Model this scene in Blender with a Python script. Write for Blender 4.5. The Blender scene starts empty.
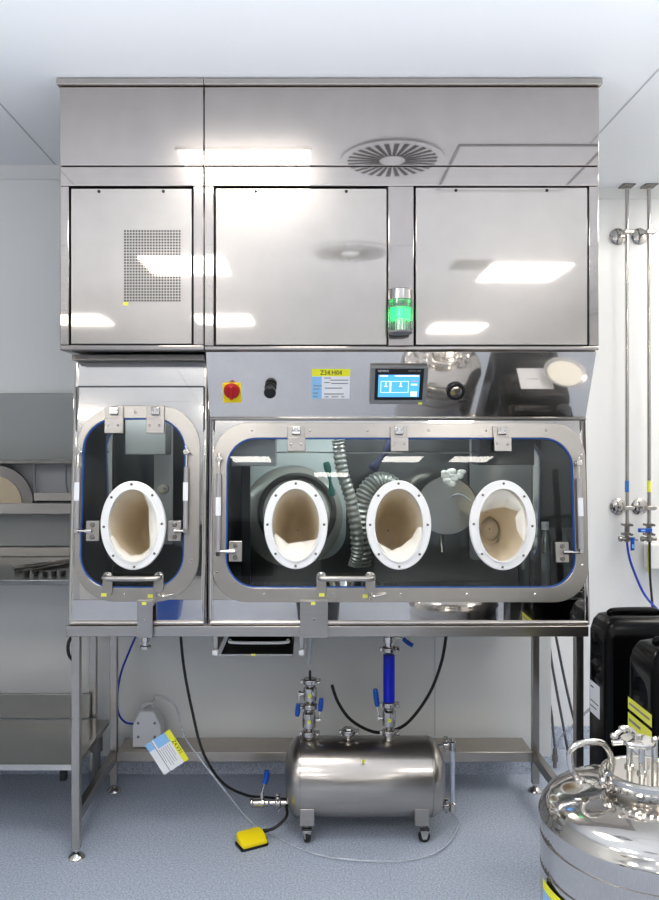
import bpy, bmesh, math, random
from mathutils import Matrix, Vector
random.seed(7)
C = bpy.context.scene.collection
PI = math.pi
F, VX, VY, CH = 780.0, 310.0, 445.0, 1.49      # focal length in px, vanishing point, camera height
CEIL = 2.746

def W(px, py, D):                              # where a point seen at px,py and D metres away stands in the room
    return Vector(((px-VX)*D/F, D-2.8, CH-(py-VY)*D/F))

# ------------------------------------------------------------------ materials
MATS = {}
def nm(name):
    m = bpy.data.materials.new(name); m.use_nodes = True
    nt = m.node_tree; b = nt.nodes['Principled BSDF']; MATS[name] = m
    return m, nt, b
def mat(name, col, rough=.5, metal=0, emit=None, es=0, spec=None, noise=0, nscale=30, coat=0):
    m, nt, b = nm(name)
    b.inputs['Base Color'].default_value = (*col, 1)
    b.inputs['Roughness'].default_value = rough
    b.inputs['Metallic'].default_value = metal
    if spec is not None: b.inputs['Specular IOR Level'].default_value = spec
    if coat: b.inputs['Coat Weight'].default_value = coat
    if emit: b.inputs['Emission Color'].default_value = (*emit, 1); b.inputs['Emission Strength'].default_value = es
    if noise:
        tc = nt.nodes.new('ShaderNodeTexCoord'); n = nt.nodes.new('ShaderNodeTexNoise'); n.inputs['Scale'].default_value = nscale
        nt.links.new(tc.outputs['Object'], n.inputs['Vector'])
        mx = nt.nodes.new('ShaderNodeMix'); mx.data_type = 'RGBA'
        mx.inputs[6].default_value = (*[c*(1-noise) for c in col], 1); mx.inputs[7].default_value = (*[min(1, c*(1+noise)) for c in col], 1)
        nt.links.new(n.outputs['Fac'], mx.inputs[0]); nt.links.new(mx.outputs[2], b.inputs['Base Color'])
    return m
def steel(name, col, r1, r2, mixf, wav=0.0, wscale=2.0, brush=None):
    # two lobes: a clear reflection and the soft haze of ground sheet steel; wav = slight unevenness of thin sheet
    m, nt, b = nm(name)
    nodes, L = nt.nodes, nt.links
    tc = nodes.new('ShaderNodeTexCoord')
    b.inputs['Metallic'].default_value = 1; b.inputs['Roughness'].default_value = r1
    b2 = nodes.new('ShaderNodeBsdfPrincipled'); b2.inputs['Metallic'].default_value = 1; b2.inputs['Roughness'].default_value = r2
    n = nodes.new('ShaderNodeTexNoise'); mp = nodes.new('ShaderNodeMapping')
    mp.inputs['Scale'].default_value = brush or (14, 14, 14)
    L.new(tc.outputs['Object'], mp.inputs['Vector']); L.new(mp.outputs[0], n.inputs['Vector'])
    n.inputs['Scale'].default_value = 1.0; n.inputs['Detail'].default_value = 4
    mx = nodes.new('ShaderNodeMix'); mx.data_type = 'RGBA'
    mx.inputs[6].default_value = (*[c*.93 for c in col], 1); mx.inputs[7].default_value = (*[min(1, c*1.06) for c in col], 1)
    L.new(n.outputs['Fac'], mx.inputs[0])
    for q in (b, b2): L.new(mx.outputs[2], q.inputs['Base Color'])
    if wav:
        n2 = nodes.new('ShaderNodeTexNoise'); n2.inputs['Scale'].default_value = wscale; n2.inputs['Detail'].default_value = 0
        L.new(tc.outputs['Object'], n2.inputs['Vector'])
        bp = nodes.new('ShaderNodeBump'); bp.inputs['Strength'].default_value = 1; bp.inputs['Distance'].default_value = wav
        L.new(n2.outputs['Fac'], bp.inputs['Height'])
        for q in (b, b2): L.new(bp.outputs[0], q.inputs['Normal'])
    ms = nodes.new('ShaderNodeMixShader'); ms.inputs[0].default_value = mixf
    L.new(b.outputs[0], ms.inputs[1]); L.new(b2.outputs[0], ms.inputs[2]); L.new(ms.outputs[0], nodes['Material Output'].inputs[0])
    return m
def glass(name, tint, refl=.12, rough=.0):
    m, nt, b = nm(name); nodes, L = nt.nodes, nt.links
    t = nodes.new('ShaderNodeBsdfTransparent'); t.inputs[0].default_value = (*tint, 1)
    g = nodes.new('ShaderNodeBsdfGlossy'); g.inputs['Roughness'].default_value = rough
    lw = nodes.new('ShaderNodeFresnel'); lw.inputs[0].default_value = 1.5
    ad = nodes.new('ShaderNodeMath'); ad.operation = 'ADD'; ad.inputs[1].default_value = refl; ad.use_clamp = True
    L.new(lw.outputs[0], ad.inputs[0])
    ms = nodes.new('ShaderNodeMixShader'); L.new(ad.outputs[0], ms.inputs[0])
    L.new(t.outputs[0], ms.inputs[1]); L.new(g.outputs[0], ms.inputs[2]); L.new(ms.outputs[0], nodes['Material Output'].inputs[0])
    return m

S_SHEET = steel('sheet_steel', (.47, .438, .42), .03, .24, .30, wav=.0004, wscale=2.2)
S_DOOR = steel('door_steel', (.535, .505, .475), .04, .30, .38, wav=.0004, wscale=1.6)
S_MIRROR = steel('mirror_steel', (.64, .615, .59), .02, .12, .25, wav=.002, wscale=3)
S_PANEL = steel('panel_mirror_steel', (.72, .68, .635), .03, .2, .30)
S_BRUSH = steel('brushed_steel', (.48, .455, .43), .22, .38, .5, brush=(3, 60, 60))
S_FRAME = steel('window_frame_steel', (.52, .49, .455), .20, .36, .5)
S_CHROME = steel('chrome_steel', (.66, .64, .61), .05, .18, .3)
S_TANK = steel('tank_steel', (.50, .47, .44), .16, .33, .5, brush=(2, 90, 90))
S_VESSEL = steel('vessel_steel', (.62, .60, .575), .045, .16, .3)
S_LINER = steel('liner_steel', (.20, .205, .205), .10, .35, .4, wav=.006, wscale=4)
S_DARK = steel('dark_steel', (.30, .285, .27), .2, .4, .5)
S_LEDGE = steel('ledge_steel', (.52, .48, .44), .2, .4, .5)
S_VALVE = steel('valve_steel', (.52, .50, .48), .07, .25, .3)
S_BENCH = steel('bench_steel', (.36, .36, .355), .12, .35, .5)
BLACK = mat('black_plastic', (.012, .012, .013), .28)
BLACKM = mat('black_matt', (.01, .01, .01), .7)
CANM = mat('can_plastic', (.0035, .0035, .004), .22, spec=.22)
RUBBER = mat('rubber', (.025, .025, .025), .55)
GREYP = mat('grey_plastic', (.22, .225, .23), .45)
LGREY = mat('light_grey_plastic', (.5, .5, .52), .4)
SPRING = mat('spring_grey', (.42, .41, .42), .35, metal=.4)
WHITEP = mat('white_plastic', (.86, .86, .86), .35)
FLANGE = mat('white_flange', (.88, .88, .88), .35)
SLEEVE = mat('sleeve_fabric', (.83, .74, .59), .75, noise=.05, nscale=14)
CUFF = mat('cuff_fabric', (.90, .87, .79), .7)
BLUEP = mat('blue_plastic', (.01, .10, .46), .35)
BLUEH = mat('blue_hose', (.004, .018, .52), .32)
BLUEG = mat('blue_gasket', (.015, .085, .32), .5)
BLUET = mat('blue_tube', (.02, .06, .45), .35)
YELLOW = mat('yellow_plastic', (.93, .74, .01), .4)
YPAPER = mat('yellow_paper', (.85, .83, .05), .6)
YSTICK = mat('yellow_sticker', (.78, .78, .12), .6)
BPAPER = mat('blue_paper', (.30, .55, .85), .6)
WPAPER = mat('white_paper', (.82, .83, .86), .6)
INK = mat('ink', (.03, .03, .04), .6)
GINK = mat('grey_ink', (.25, .25, .28), .6)
RED = mat('red_plastic', (.45, .01, .015), .3)
SCREEN = mat('screen_blue', (.02, .1, .4), .3, emit=(.10, .42, .95), es=.95)
SCRW = mat('screen_white', (.3, .4, .5), .3, emit=(.75, .9, 1), es=1.0)
SCRR = mat('screen_red', (.3, .1, .1), .3, emit=(.9, .25, .3), es=.8)
GREENL = mat('green_light', (.05, .6, .3), .2, emit=(.0, 1, .16), es=2.2)
LENS = glass('clear_lens', (.80, .86, .84), .18, .08)
PANE = glass('window_pane', (.86, .90, .89), .025)
CLEAR = mat('clear_tube', (.62, .66, .72), .25)
CLEAR.node_tree.nodes['Principled BSDF'].inputs['Alpha'].default_value = .35
LIGHTM = mat('light_diffuser', (.9, .9, .88), .4, emit=(1, .955, .88), es=10.5)
LAMPM = mat('added_chamber_lamp', (.9, .9, .9), .4, emit=(.95, 1, .98), es=15)  # glow of the strip added to brighten the chamber contents
PALE = mat('pale_satin', (.50, .51, .49), .25, metal=.5)
GLASSP = mat('pale_panel', (.50, .56, .57), .3)
DISC = mat('dish_beige', (.52, .44, .32), .5)
GREENC = mat('green_cloth', (.01, .10, .08), .7)
CLOTH = mat('white_cloth', (.75, .75, .73), .8)

# ------------------------------------------------------------------ mesh builder
def rrect(x0, x1, z0, z1, r, n=10):
    pts = []
    for cx, cz, a0 in ((x1-r, z1-r, 0), (x0+r, z1-r, PI/2), (x0+r, z0+r, PI), (x1-r, z0+r, 1.5*PI)):
        for i in range(n+1):
            a = a0 + PI/2*i/n; pts.append((cx+r*math.cos(a), cz+r*math.sin(a)))
    return pts
def ell(cx, cz, rx, rz, n=40, roll=0):
    o = []
    for i in range(n):
        a = 2*PI*i/n; x, z = rx*math.cos(a), rz*math.sin(a)
        o.append((cx + x*math.cos(roll)-z*math.sin(roll), cz + x*math.sin(roll)+z*math.cos(roll)))
    return o
def smooth_path(pts, k=6):
    P = [Vector(p) for p in pts]; out = []
    for i in range(len(P)-1):
        p0 = P[max(i-1, 0)]; p1 = P[i]; p2 = P[i+1]; p3 = P[min(i+2, len(P)-1)]
        for j in range(k):
            t = j/k
            out.append(.5*((2*p1)+(p2-p0)*t+(2*p0-5*p1+4*p2-p3)*t*t+(3*p1-p0-3*p2+p3)*t**3))
    out.append(P[-1]); return out

class MB:
    def __init__(s, M=None): s.v = []; s.f = []; s.M = M or Matrix(); s.mi = 0
    def add(s, vs, fs):
        o = len(s.v); s.v += [s.M @ Vector(v) for v in vs]
        s.f += [([i+o for i in f], s.mi) for f in fs]; return s
    def box(s, x0, x1, y0, y1, z0, z1):
        return s.add([(x, y, z) for x in (x0, x1) for y in (y0, y1) for z in (z0, z1)],
                     [(0, 1, 3, 2), (4, 6, 7, 5), (0, 4, 5, 1), (2, 3, 7, 6), (0, 2, 6, 4), (1, 5, 7, 3)])
    def rings(s, rs, closed=False, caps=True):
        n = len(rs[0]); vs = [p for r in rs for p in r]; fs = []
        m = len(rs)
        for i in range(m if closed else m-1):
            a, b = i*n, ((i+1) % m)*n
            for j in range(n): fs.append((a+j, a+(j+1) % n, b+(j+1) % n, b+j))
        if caps and not closed: fs += [tuple(range(n))[::-1], tuple(range((m-1)*n, m*n))]
        return s.add(vs, fs)
    def lathe(s, prof, p0, ax=(0, 0, 1), n=24, caps=True):       # prof: (radius, distance along ax)
        ax = Vector(ax).normalized(); u = ax.orthogonal().normalized(); w = ax.cross(u); p0 = Vector(p0)
        return s.rings([[p0+ax*t+(u*math.cos(2*PI*j/n)+w*math.sin(2*PI*j/n))*max(r, 1e-5) for j in range(n)] for r, t in prof], caps=caps)
    def cyl(s, p0, p1, r, r2=None, n=20):
        p0, p1 = Vector(p0), Vector(p1); return s.lathe([(r, 0), (r if r2 is None else r2, (p1-p0).length)], p0, p1-p0, n)
    def tube(s, pts, r, n=10, k=6, smooth=True, rf=None, caps=True):
        P = smooth_path(pts, k) if smooth else [Vector(p) for p in pts]
        rs = []; u = None
        for i, p in enumerate(P):
            t = (P[min(i+1, len(P)-1)]-P[max(i-1, 0)]).normalized()
            u = (u - t*u.dot(t)).normalized() if u else t.orthogonal().normalized()
            w = t.cross(u); rr = rf(i/(len(P)-1)) if rf else r
            rs.append([p+(u*math.cos(2*PI*j/n)+w*math.sin(2*PI*j/n))*rr for j in range(n)])
        return s.rings(rs, caps=caps)
    def prism(s, out, y0, y1):
        return s.rings([[(x, y0, z) for x, z in out], [(x, y1, z) for x, z in out]])
    def prismx(s, out, x0, x1):
        return s.rings([[(x0, y, z) for y, z in out], [(x1, y, z) for y, z in out]])
    def prismz(s, out, z0, z1):
        return s.rings([[(x, y, z0) for x, y in out], [(x, y, z1) for x, y in out]])
    def frame(s, o, i, y0, y1):
        return s.rings([[(x, y0, z) for x, z in o], [(x, y0, z) for x, z in i], [(x, y1, z) for x, z in i], [(x, y1, z) for x, z in o]], closed=True)
    def ball(s, c, rx, ry=None, rz=None, n=16, m=10):
        ry = ry or rx; rz = rz or rx; c = Vector(c)
        return s.rings([[c+Vector((rx*max(math.sin(PI*i/m), 1e-4)*math.cos(2*PI*j/n), ry*max(math.sin(PI*i/m), 1e-4)*math.sin(2*PI*j/n), rz*math.cos(PI*i/m))) for j in range(n)] for i in range(m+1)])
    def torus(s, c, R, r, ax=(0, 0, 1), n=32, m=8):
        ax = Vector(ax).normalized(); u = ax.orthogonal().normalized(); w = ax.cross(u); c = Vector(c)
        rs = []
        for i in range(n):
            d = u*math.cos(2*PI*i/n)+w*math.sin(2*PI*i/n)
            rs.append([c+d*(R+r*math.cos(2*PI*j/m))+ax*r*math.sin(2*PI*j/m) for j in range(m)])
        return s.rings(rs, closed=True)
    def build(s, name, mats, parent=None, bev=0, seg=2, ang=35, label=None):
        me = bpy.data.meshes.new(name); off = parent_world(parent) if parent else Vector((0, 0, 0))
        me.from_pydata([tuple(v-off) for v in s.v], [], [f for f, _ in s.f])
        bm = bmesh.new(); bm.from_mesh(me); bmesh.ops.recalc_face_normals(bm, faces=bm.faces); bm.to_mesh(me); bm.free()
        if not isinstance(mats, (list, tuple)): mats = [mats]
        for m in mats: me.materials.append(m)
        for p, (_, mi) in zip(me.polygons, s.f): p.material_index = mi; p.use_smooth = True
        me.set_sharp_from_angle(angle=math.radians(ang))
        o = bpy.data.objects.new(name, me); C.objects.link(o)
        if parent: o.parent = parent
        if bev:
            b = o.modifiers.new('bevel', 'BEVEL'); b.width = bev; b.segments = seg; b.limit_method = 'ANGLE'; b.angle_limit = math.radians(40)
        if label: o['label'] = label
        return o
def parent_world(p):
    v = Vector((0, 0, 0))
    while p is not None: v = v+p.location; p = p.parent
    return v
def tag(o, label, cat, group=None, kind=None):
    o['label'] = label; o['category'] = cat
    if group: o['group'] = group
    if kind: o['kind'] = kind
    return o
def thing(name, loc, label, cat, group=None):
    o = bpy.data.objects.new(name, None); o.empty_display_size = .05; C.objects.link(o); o.location = loc
    return tag(o, label, cat, group)
def struct(name, mb, m, bev=0):
    o = mb.build(name, m, bev=bev); o['kind'] = 'structure'; return o
def text(body, size, M, m, parent, name='lettering', sx=1.0):
    cu = bpy.data.curves.new('t', 'FONT'); cu.body = body; cu.size = size; cu.align_x = 'CENTER'; cu.align_y = 'CENTER'
    cu.resolution_u = 2; cu.fill_mode = 'FRONT' if hasattr(cu, 'fill_mode') else 'FRONT'
    o = bpy.data.objects.new('t', cu); C.objects.link(o)
    bpy.context.view_layer.update()
    me = bpy.data.meshes.new_from_object(o.evaluated_get(bpy.context.evaluated_depsgraph_get()))
    bpy.data.objects.remove(o); off = parent_world(parent)
    for v in me.vertices:
        v.co = (M @ Vector((v.co.x*sx, 0, v.co.y))) - off
    me.materials.clear(); me.materials.append(m)
    ob = bpy.data.objects.new(name, me); C.objects.link(ob); ob.parent = parent; return ob

# planes of the isolator fronts
def plane(D0, z0, D1, z1):                      # local x = room X, local z up the slope, local y into the machine
    a, b = D1-D0, z1-z0; n = math.hypot(a, b); a /= n; b /= n
    M = Matrix(((1, 0, 0, 0), (0, b, a, D0-2.8), (0, -a, b, z0), (0, 0, 0, 1)))
    return M
def on(M, px, py, off=0.0):                     # local x, z where the sight line through px,py meets the plane
    o = Vector((0, -2.8, CH)); d = Vector(((px-VX)/F, 1, -(py-VY)/F))
    n = (M.to_3x3() @ Vector((0, 1, 0))); p = M @ Vector((0, off, 0))
    t = n.dot(p-o)/n.dot(d); q = M.inverted() @ (o+d*t)
    return q.x, q.z
Z_B = .851
MW = plane(2.77, .94, 2.825, 1.587)
MC = plane(2.812, 1.587, 2.706, 1.812)
XL, XM, XR = -.860, -.364, .994

# ================================================================== SETTING
m_, nt, b = nm('floor_vinyl')
tc = nt.nodes.new('ShaderNodeTexCoord')
n1 = nt.nodes.new('ShaderNodeTexNoise'); n1.inputs['Scale'].default_value = 150; n1.inputs['Detail'].default_value = 3
n2 = nt.nodes.new('ShaderNodeTexNoise'); n2.inputs['Scale'].default_value = 2.2
nt.links.new(tc.outputs['Object'], n1.inputs['Vector']); nt.links.new(tc.outputs['Object'], n2.inputs['Vector'])
cr = nt.nodes.new('ShaderNodeValToRGB'); cr.color_ramp.elements[0].position = .33; cr.color_ramp.elements[1].position = .66
cr.color_ramp.elements[0].color = (.31, .35, .43, 1); cr.color_ramp.elements[1].color = (.58, .63, .73, 1)
e = cr.color_ramp.elements.new(.5); e.color = (.45, .50, .60, 1)
nt.links.new(n1.outputs['Fac'], cr.inputs[0]); nt.links.new(cr.outputs[0], b.inputs['Base Color'])
rr = nt.nodes.new('ShaderNodeMapRange'); rr.inputs[3].default_value = .28; rr.inputs[4].default_value = .42
nt.links.new(n2.outputs['Fac'], rr.inputs[0]); nt.links.new(rr.outputs[0], b.inputs['Roughness'])
FLOORM = m_
WALLM = mat('wall_panel', (.78, .785, .775), .38, noise=.03, nscale=1.5)
WALLR = mat('wall_panel_glossy', (.88, .88, .88), .25, noise=.02, nscale=1.5)
CEILM = mat('ceiling_panel', (.82, .845, .88), .45, noise=.02, nscale=1.2)
JOINT = mat('joint_seal', (.5, .52, .54), .6)
struct('floor', MB().box(-3.2, 2.8, -11.5, 1.12, -.05, 0), FLOORM)
struct('ceiling', MB().box(-3.2, 2.8, -11.5, 1.12, CEIL, CEIL+.05), CEILM)
struct('wall_back', MB().box(-3.2, 1.10, .76, .84, 0, CEIL), WALLM)
struct('wall_back_recess', MB().box(1.02, 2.8, 1.06, 1.12, 0, CEIL), WALLR)
struct('wall_return', MB().box(1.02, 1.10, .84, 1.06, 0, CEIL), WALLM)
struct('wall_left', MB().box(-3.2, -3.12, -11.5, .76, 0, CEIL), WALLM)
struct('wall_right', MB().box(2.72, 2.8, -11.5, 1.06, 0, CEIL), WALLM)
struct('wall_front', MB().box(-3.12, 2.72, -11.5, -11.42, 0, CEIL), WALLM)
struct('trim_ceiling_left', MB().prismx([(.76, CEIL), (.76, CEIL-.045), (.745, CEIL-.045), (.70, CEIL)], -3.12, 1.10), WALLM)
struct('trim_ceiling_right', MB().prismx([(1.06, CEIL), (1.06, CEIL-.04), (1.047, CEIL-.04), (1.0, CEIL)], 1.10, 2.72), WALLM)
k = 0
for x in (-2.29, -1.14, 1.165, 2.31):
    k += 1; struct('trim_%d' % k, MB().box(x-.003, x+.003, -11.4, .69 if x < 1.1 else 1.0, CEIL-.0015, CEIL+.01), JOINT)
for y in (-2.35, -4.7, -7.05, -9.4):
    k += 1; struct('trim_%d' % k, MB().box(-3.1, 2.7, y-.003, y+.003, CEIL-.0015, CEIL+.01), JOINT)
for x in (-1.42, .57):
    k += 1; struct('trim_%d' % k, MB().box(x-.0015, x+.0015, .7585, .765, .16, CEIL-.05), JOINT)
struct('baseboard_back', MB().prismx([(.76, 0), (.76, .07), (.755, .07), (.73, .0)], -3.12, 1.10), FLOORM)
struct('baseboard_right', MB().prismx([(1.06, 0), (1.06, .10), (1.05, .10), (1.02, .0)], 1.10, 2.72), FLOORM)

# opposite wall, behind the photographer: a door and a window that the steel reflects
d = MB(); d.box(.2, 1.15, -11.42, -11.38, 0, 2.1); d1 = struct('door_1', d, GREYP, .005)
d = MB(); d.box(.42, .93, -11.375, -11.37, 1.2, 1.8); o = d.build('door_pane', PANE, d1)
d = MB(); d.tube([(.29, -11.38, 1.0), (.29, -11.33, 1.0), (.40, -11.33, 1.0)], .01, smooth=False); d.build('door_handle', S_CHROME, d1)
d = MB(); d.frame(rrect(-2.2, -.6, 1.0, 2.1, .03, 2), rrect(-2.14, -.66, 1.06, 2.04, .03, 2), -11.42, -11.36)
w1 = struct('window_1', d, LGREY)
d = MB(); d.box(-2.14, -.66, -11.40, -11.39, 1.06, 2.04); d.build('window_pane', mat('dark_glass', (.03, .04, .05), .05), w1)

# ceiling lights and vents
lab = ['square ceiling light panel just in front of the left cabinet doors', 'square ceiling light panel mirrored highest in the right cabinet door',
       'square ceiling light panel mirrored lowest in the right cabinet door', 'square ceiling light panel mirrored at bottom left of the middle cabinet door',
       'square ceiling light panel mirrored across the tall narrow seam of the cabinets', 'added ceiling light panel out of view, brightening the wall behind the gas pipes',
       'added ceiling light panel out of view in the corner above the gas pipes', 'added ceiling light panel out of view near the left wall of the room'] + ['square ceiling light panel far behind the photographer']*5
for i, (x, y) in enumerate([(-.28, -1.02), (1.54, -3.07), (1.56, -5.75), (-.86, -5.2), (-.86, -2.85), (2.0, -.35), (2.3, .42), (-2.3, -3.2), (1.35, -8.5), (2.35, -8.5), (-.86, -8.5), (.35, -10.2), (-2.3, -5.2)]):  # panels over the gas pipes and by the left wall are added to brighten the room
    t = thing('ceiling_light', (x, y, CEIL), lab[i], 'ceiling light', 'square ceiling light panels')
    s_ = .28
    f = MB(Matrix(((1, 0, 0, 0), (0, 0, 1, 0), (0, 1, 0, 0), (0, 0, 0, 1))))
    f.frame(rrect(x-s_-.012, x+s_+.012, y-s_-.012, y+s_+.012, .01, 2), rrect(x-s_, x+s_, y-s_, y+s_, .005, 2), CEIL-.012, CEIL-.0005); f.build('frame', WHITEP, t)
    MB().box(x-s_, x+s_, y-s_, y+s_, CEIL-.010, CEIL-.001).build('diffuser', LIGHTM, t)
for i, (x, y, r) in enumerate([(.36, -.86, .20), (.26, -2.50, .24)]):
    t = thing('swirl_vent', (x, y, CEIL), ['round ceiling vent with radial slots, mirrored above the middle cabinet door', 'round ceiling vent with radial slots, mirrored inside the middle cabinet door'][i], 'ceiling vent', 'ceiling swirl vents')
    MB().lathe([(r*1.12, 0), (r*1.12, .006), (r*1.05, .010)], (x, y, CEIL-.0105), (0, 0, 1), 48).build('plate', CEILM, t)
    b_ = MB()
    for q in range(28):
        a = 2*PI*q/28; c, s2 = math.cos(a), math.sin(a); w0, w1_ = .006, .019
        b_.add([(x+r*.28*c-w0*s2, y+r*.28*s2+w0*c, CEIL-.012), (x+r*.28*c+w0*s2, y+r*.28*s2-w0*c, CEIL-.012), (x+r*.98*c+w1_*s2*.6, y+r*.98*s2-w1_*c*.6, CEIL-.012), (x+r*.98*c-w1_*s2*.6, y+r*.98*s2+w1_*c*.6, CEIL-.012)], [(0, 1, 2, 3)])
    b_.build('slots', BLACKM, t)
t = thing('ceiling_hatch', (.93, -.97, CEIL), 'square access hatch in the ceiling, mirrored in the top right steel fascia', 'ceiling hatch')
f = MB(Matrix(((1, 0, 0, 0), (0, 0, 1, 0), (0, 1, 0, 0), (0, 0, 0, 1))))
f.frame(rrect(.62, 1.24, -1.28, -.70, .01, 2), rrect(.632, 1.228, -1.268, -.712, .005, 2), CEIL-.006, CEIL-.0005).build('frame', GREYP, t)
MB().box(.632, 1.228, -1.268, -.712, CEIL-.003, CEIL-.0005).build('panel', CEILM, t)
t = thing('ceiling_grille', (1.12, -2.86, CEIL), 'small dark square grille in the ceiling, mirrored in the right cabinet door', 'ceiling grille')
MB().box(.99, 1.25, -2.99, -2.73, CEIL-.008, CEIL-.0005).build('plate', GREYP, t)

# ================================================================== UPPER HOUSINGS
DU = 2.68; YU = DU-2.8; ZU0 = 1.816
def zat(py, D=DU): return CH-(py-VY)*D/F
def xat(px, D=DU): return (px-VX)*D/F
def housing(label, x0, x1, doors, dlab):
    t = thing('filter_housing', ((x0+x1)/2, .3, ZU0), label, 'cabinet')
    zs = zat(166)
    b_ = MB()      # carcass
    b_.box(x0, x1, YU+.03, .70, ZU0+.002, CEIL-.004)
    b_.build('carcass', S_SHEET, t)
    f = MB()
    holes = [(xat(a), xat(c), zat(d_), zat(b0)) for a, b0, c, d_ in doors]
    zt = holes[0][3]; zb = holes[0][2]
    f.box(x0, x1, YU, YU+.03, zt, zs-.001); f.box(x0, x1, YU, YU+.03, ZU0, zb)
    xs = [x0] + [v for h in holes for v in h[:2]] + [x1]
    for a in range(0, len(xs), 2): f.box(xs[a], xs[a+1], YU, YU+.03, zb, zt)
    f.build('front_frame', S_SHEET, t, bev=.0035)
    MB().box(x0+.001, x1-.001, YU-.002, YU+.03, zs+.001, zat(87)).build('fascia', S_SHEET, t, bev=.002)
    MB().box(x0-.006 if x0 < -.5 else x0, x1+.006 if x1 > .5 else x1, YU-.018, YU+.03, zat(87)+.002, CEIL-.003).build('cap_strip', S_BRUSH, t, bev=.002)
    for i, h in enumerate(holes):
        MB().box(h[0]+.001, h[1]-.001, YU+.026, YU+.0295, h[2]+.001, h[3]-.001).build('door_gap', BLACKM, t)
        dr = MB().box(h[0]+.006, h[1]-.0045, YU+.002, YU+.024, h[2]+.004, h[3]-.008).build('door', S_DOOR, t, bev=.0015, label=dlab[i])
        for fx in (.24, .76):
            xx = h[0]+(h[1]-h[0])*fx
            MB().cyl((xx, YU+.0005, h[3]-.018), (xx, YU+.003, h[3]-.018), .0055, n=14).build('screw_hole', BLACKM, dr)
        if len(holes) == 1:
            g = MB(); gx0, gx1, gz0, gz1 = xat(123.5), xat(181), zat(302), zat(229.5)
            nx, nz = 20, 25
            for a in range(nx):
                for c in range(nz):
                    cx = gx0+(gx1-gx0)*(a+.5)/nx; cz = gz0+(gz1-gz0)*(c+.5)/nz; r = .0029
                    g.add([(cx-r, YU+.0012, cz-r), (cx+r, YU+.0012, cz-r), (cx+r, YU+.0012, cz+r), (cx-r, YU+.0012, cz+r)], [(0, 1, 2, 3)])
            g.build('perforated_vent', BLACKM, dr)
            MB().box(xat(123), xat(128), YU, YU+.003, zat(305.5), zat(302)).build('sticker', YSTICK, dr)
    return t
housing('narrow stainless steel upper cabinet with one door and a square perforated vent', XL, XM-.0007, [(69, 186, 193, 345)], ['door with square field of perforations'])
hR = housing('wide stainless steel upper cabinet with two doors and a signal light between them', XM+.0007, XR-.001, [(214, 186, 388, 346), (414, 185, 589, 346)], ['left cabinet door above the yellow and red switch', 'right cabinet door above the touch screen side'])
# signal light, mounted on the frame between the doors
sx, sy = xat(400.5, 2.63), -.165; z0, z1 = zat(334, 2.63), zat(289.5, 2.63); H = z1-z0
sl = MB().box(sx-.014, sx+.014, sy, YU, z0+.02, z0+.05).build('signal_light', S_SHEET, hR, label='clear beacon stack glowing green')
MB().lathe([(.036, 0), (.041, .004), (.041, .010)], (sx, sy, z0), n=32).build('base_ring', GREYP, sl)
MB().lathe([(.040, 0), (.040, H*.69)], (sx, sy, z0+.010), n=32).build('lens', LENS, sl)
g = MB(); g.lathe([(.033, 0), (.034, H*.26)], (sx, sy, z0+H*.34), n=24); g.build('green_lamp', GREENL, sl)
g = MB()
for q in range(22):
    a = 2*PI*q/22
    g.cyl((sx+.0405*math.cos(a), sy+.0405*math.sin(a), z0+.012), (sx+.0405*math.cos(a), sy+.0405*math.sin(a), z0+.075*1.35), .0013, n=5)
g.build('ribs', LENS, sl)
g = MB(); g.lathe([(.018, 0), (.018, H*.3)], (sx, sy, z0+.012), n=20); g.build('lamp_core', WHITEP, sl)
MB().torus((sx, sy, z0+H*.58), .041, .0014).build('seal_ring', GREYP, sl)
MB().torus((sx, sy, z0+H*.76), .041, .0016).build('seal_ring', GREYP, sl)
MB().lathe([(.041, 0), (.041, H*.22), (.038, H*.235)], (sx, sy, z0+H*.765), n=32).build('cap', S_CHROME, sl)

# ================================================================== LOWER ISOLATORS
def loopbox(M, px0, px1, py0, py1, r, n=10):
    cxm, cym = (px0+px1)/2, (py0+py1)/2
    x0, _ = on(M, px0, cym); x1, _ = on(M, px1, cym); _, z0 = on(M, cxm, py1); _, z1 = on(M, cxm, py0)
    return x0, x1, z0, z1, r
def plate(mb, x0, x1, z0, z1, y0, y1): mb.box(x0, x1, y0, y1, z0, z1)

def screw(parent, M, x, z, y=-.0, r=.0042, m=None, name='bolt'):
    mb = MB(M); mb.lathe([(r, 0), (r, .002), (r*.55, .0035), (r*.5, .0022)], (x, y, z), (0, -1, 0), 12); return mb.build(name, m or S_CHROME, parent)
def sticker(parent, M, px0, px1, py0, py1, y, m=None):
    x0, z1 = on(M, px0, py0); x1, z0 = on(M, px1, py1)
    return MB(M).box(x0, x1, y-.0008, y, z0, z1).build('sticker', m or YSTICK, parent)

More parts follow.
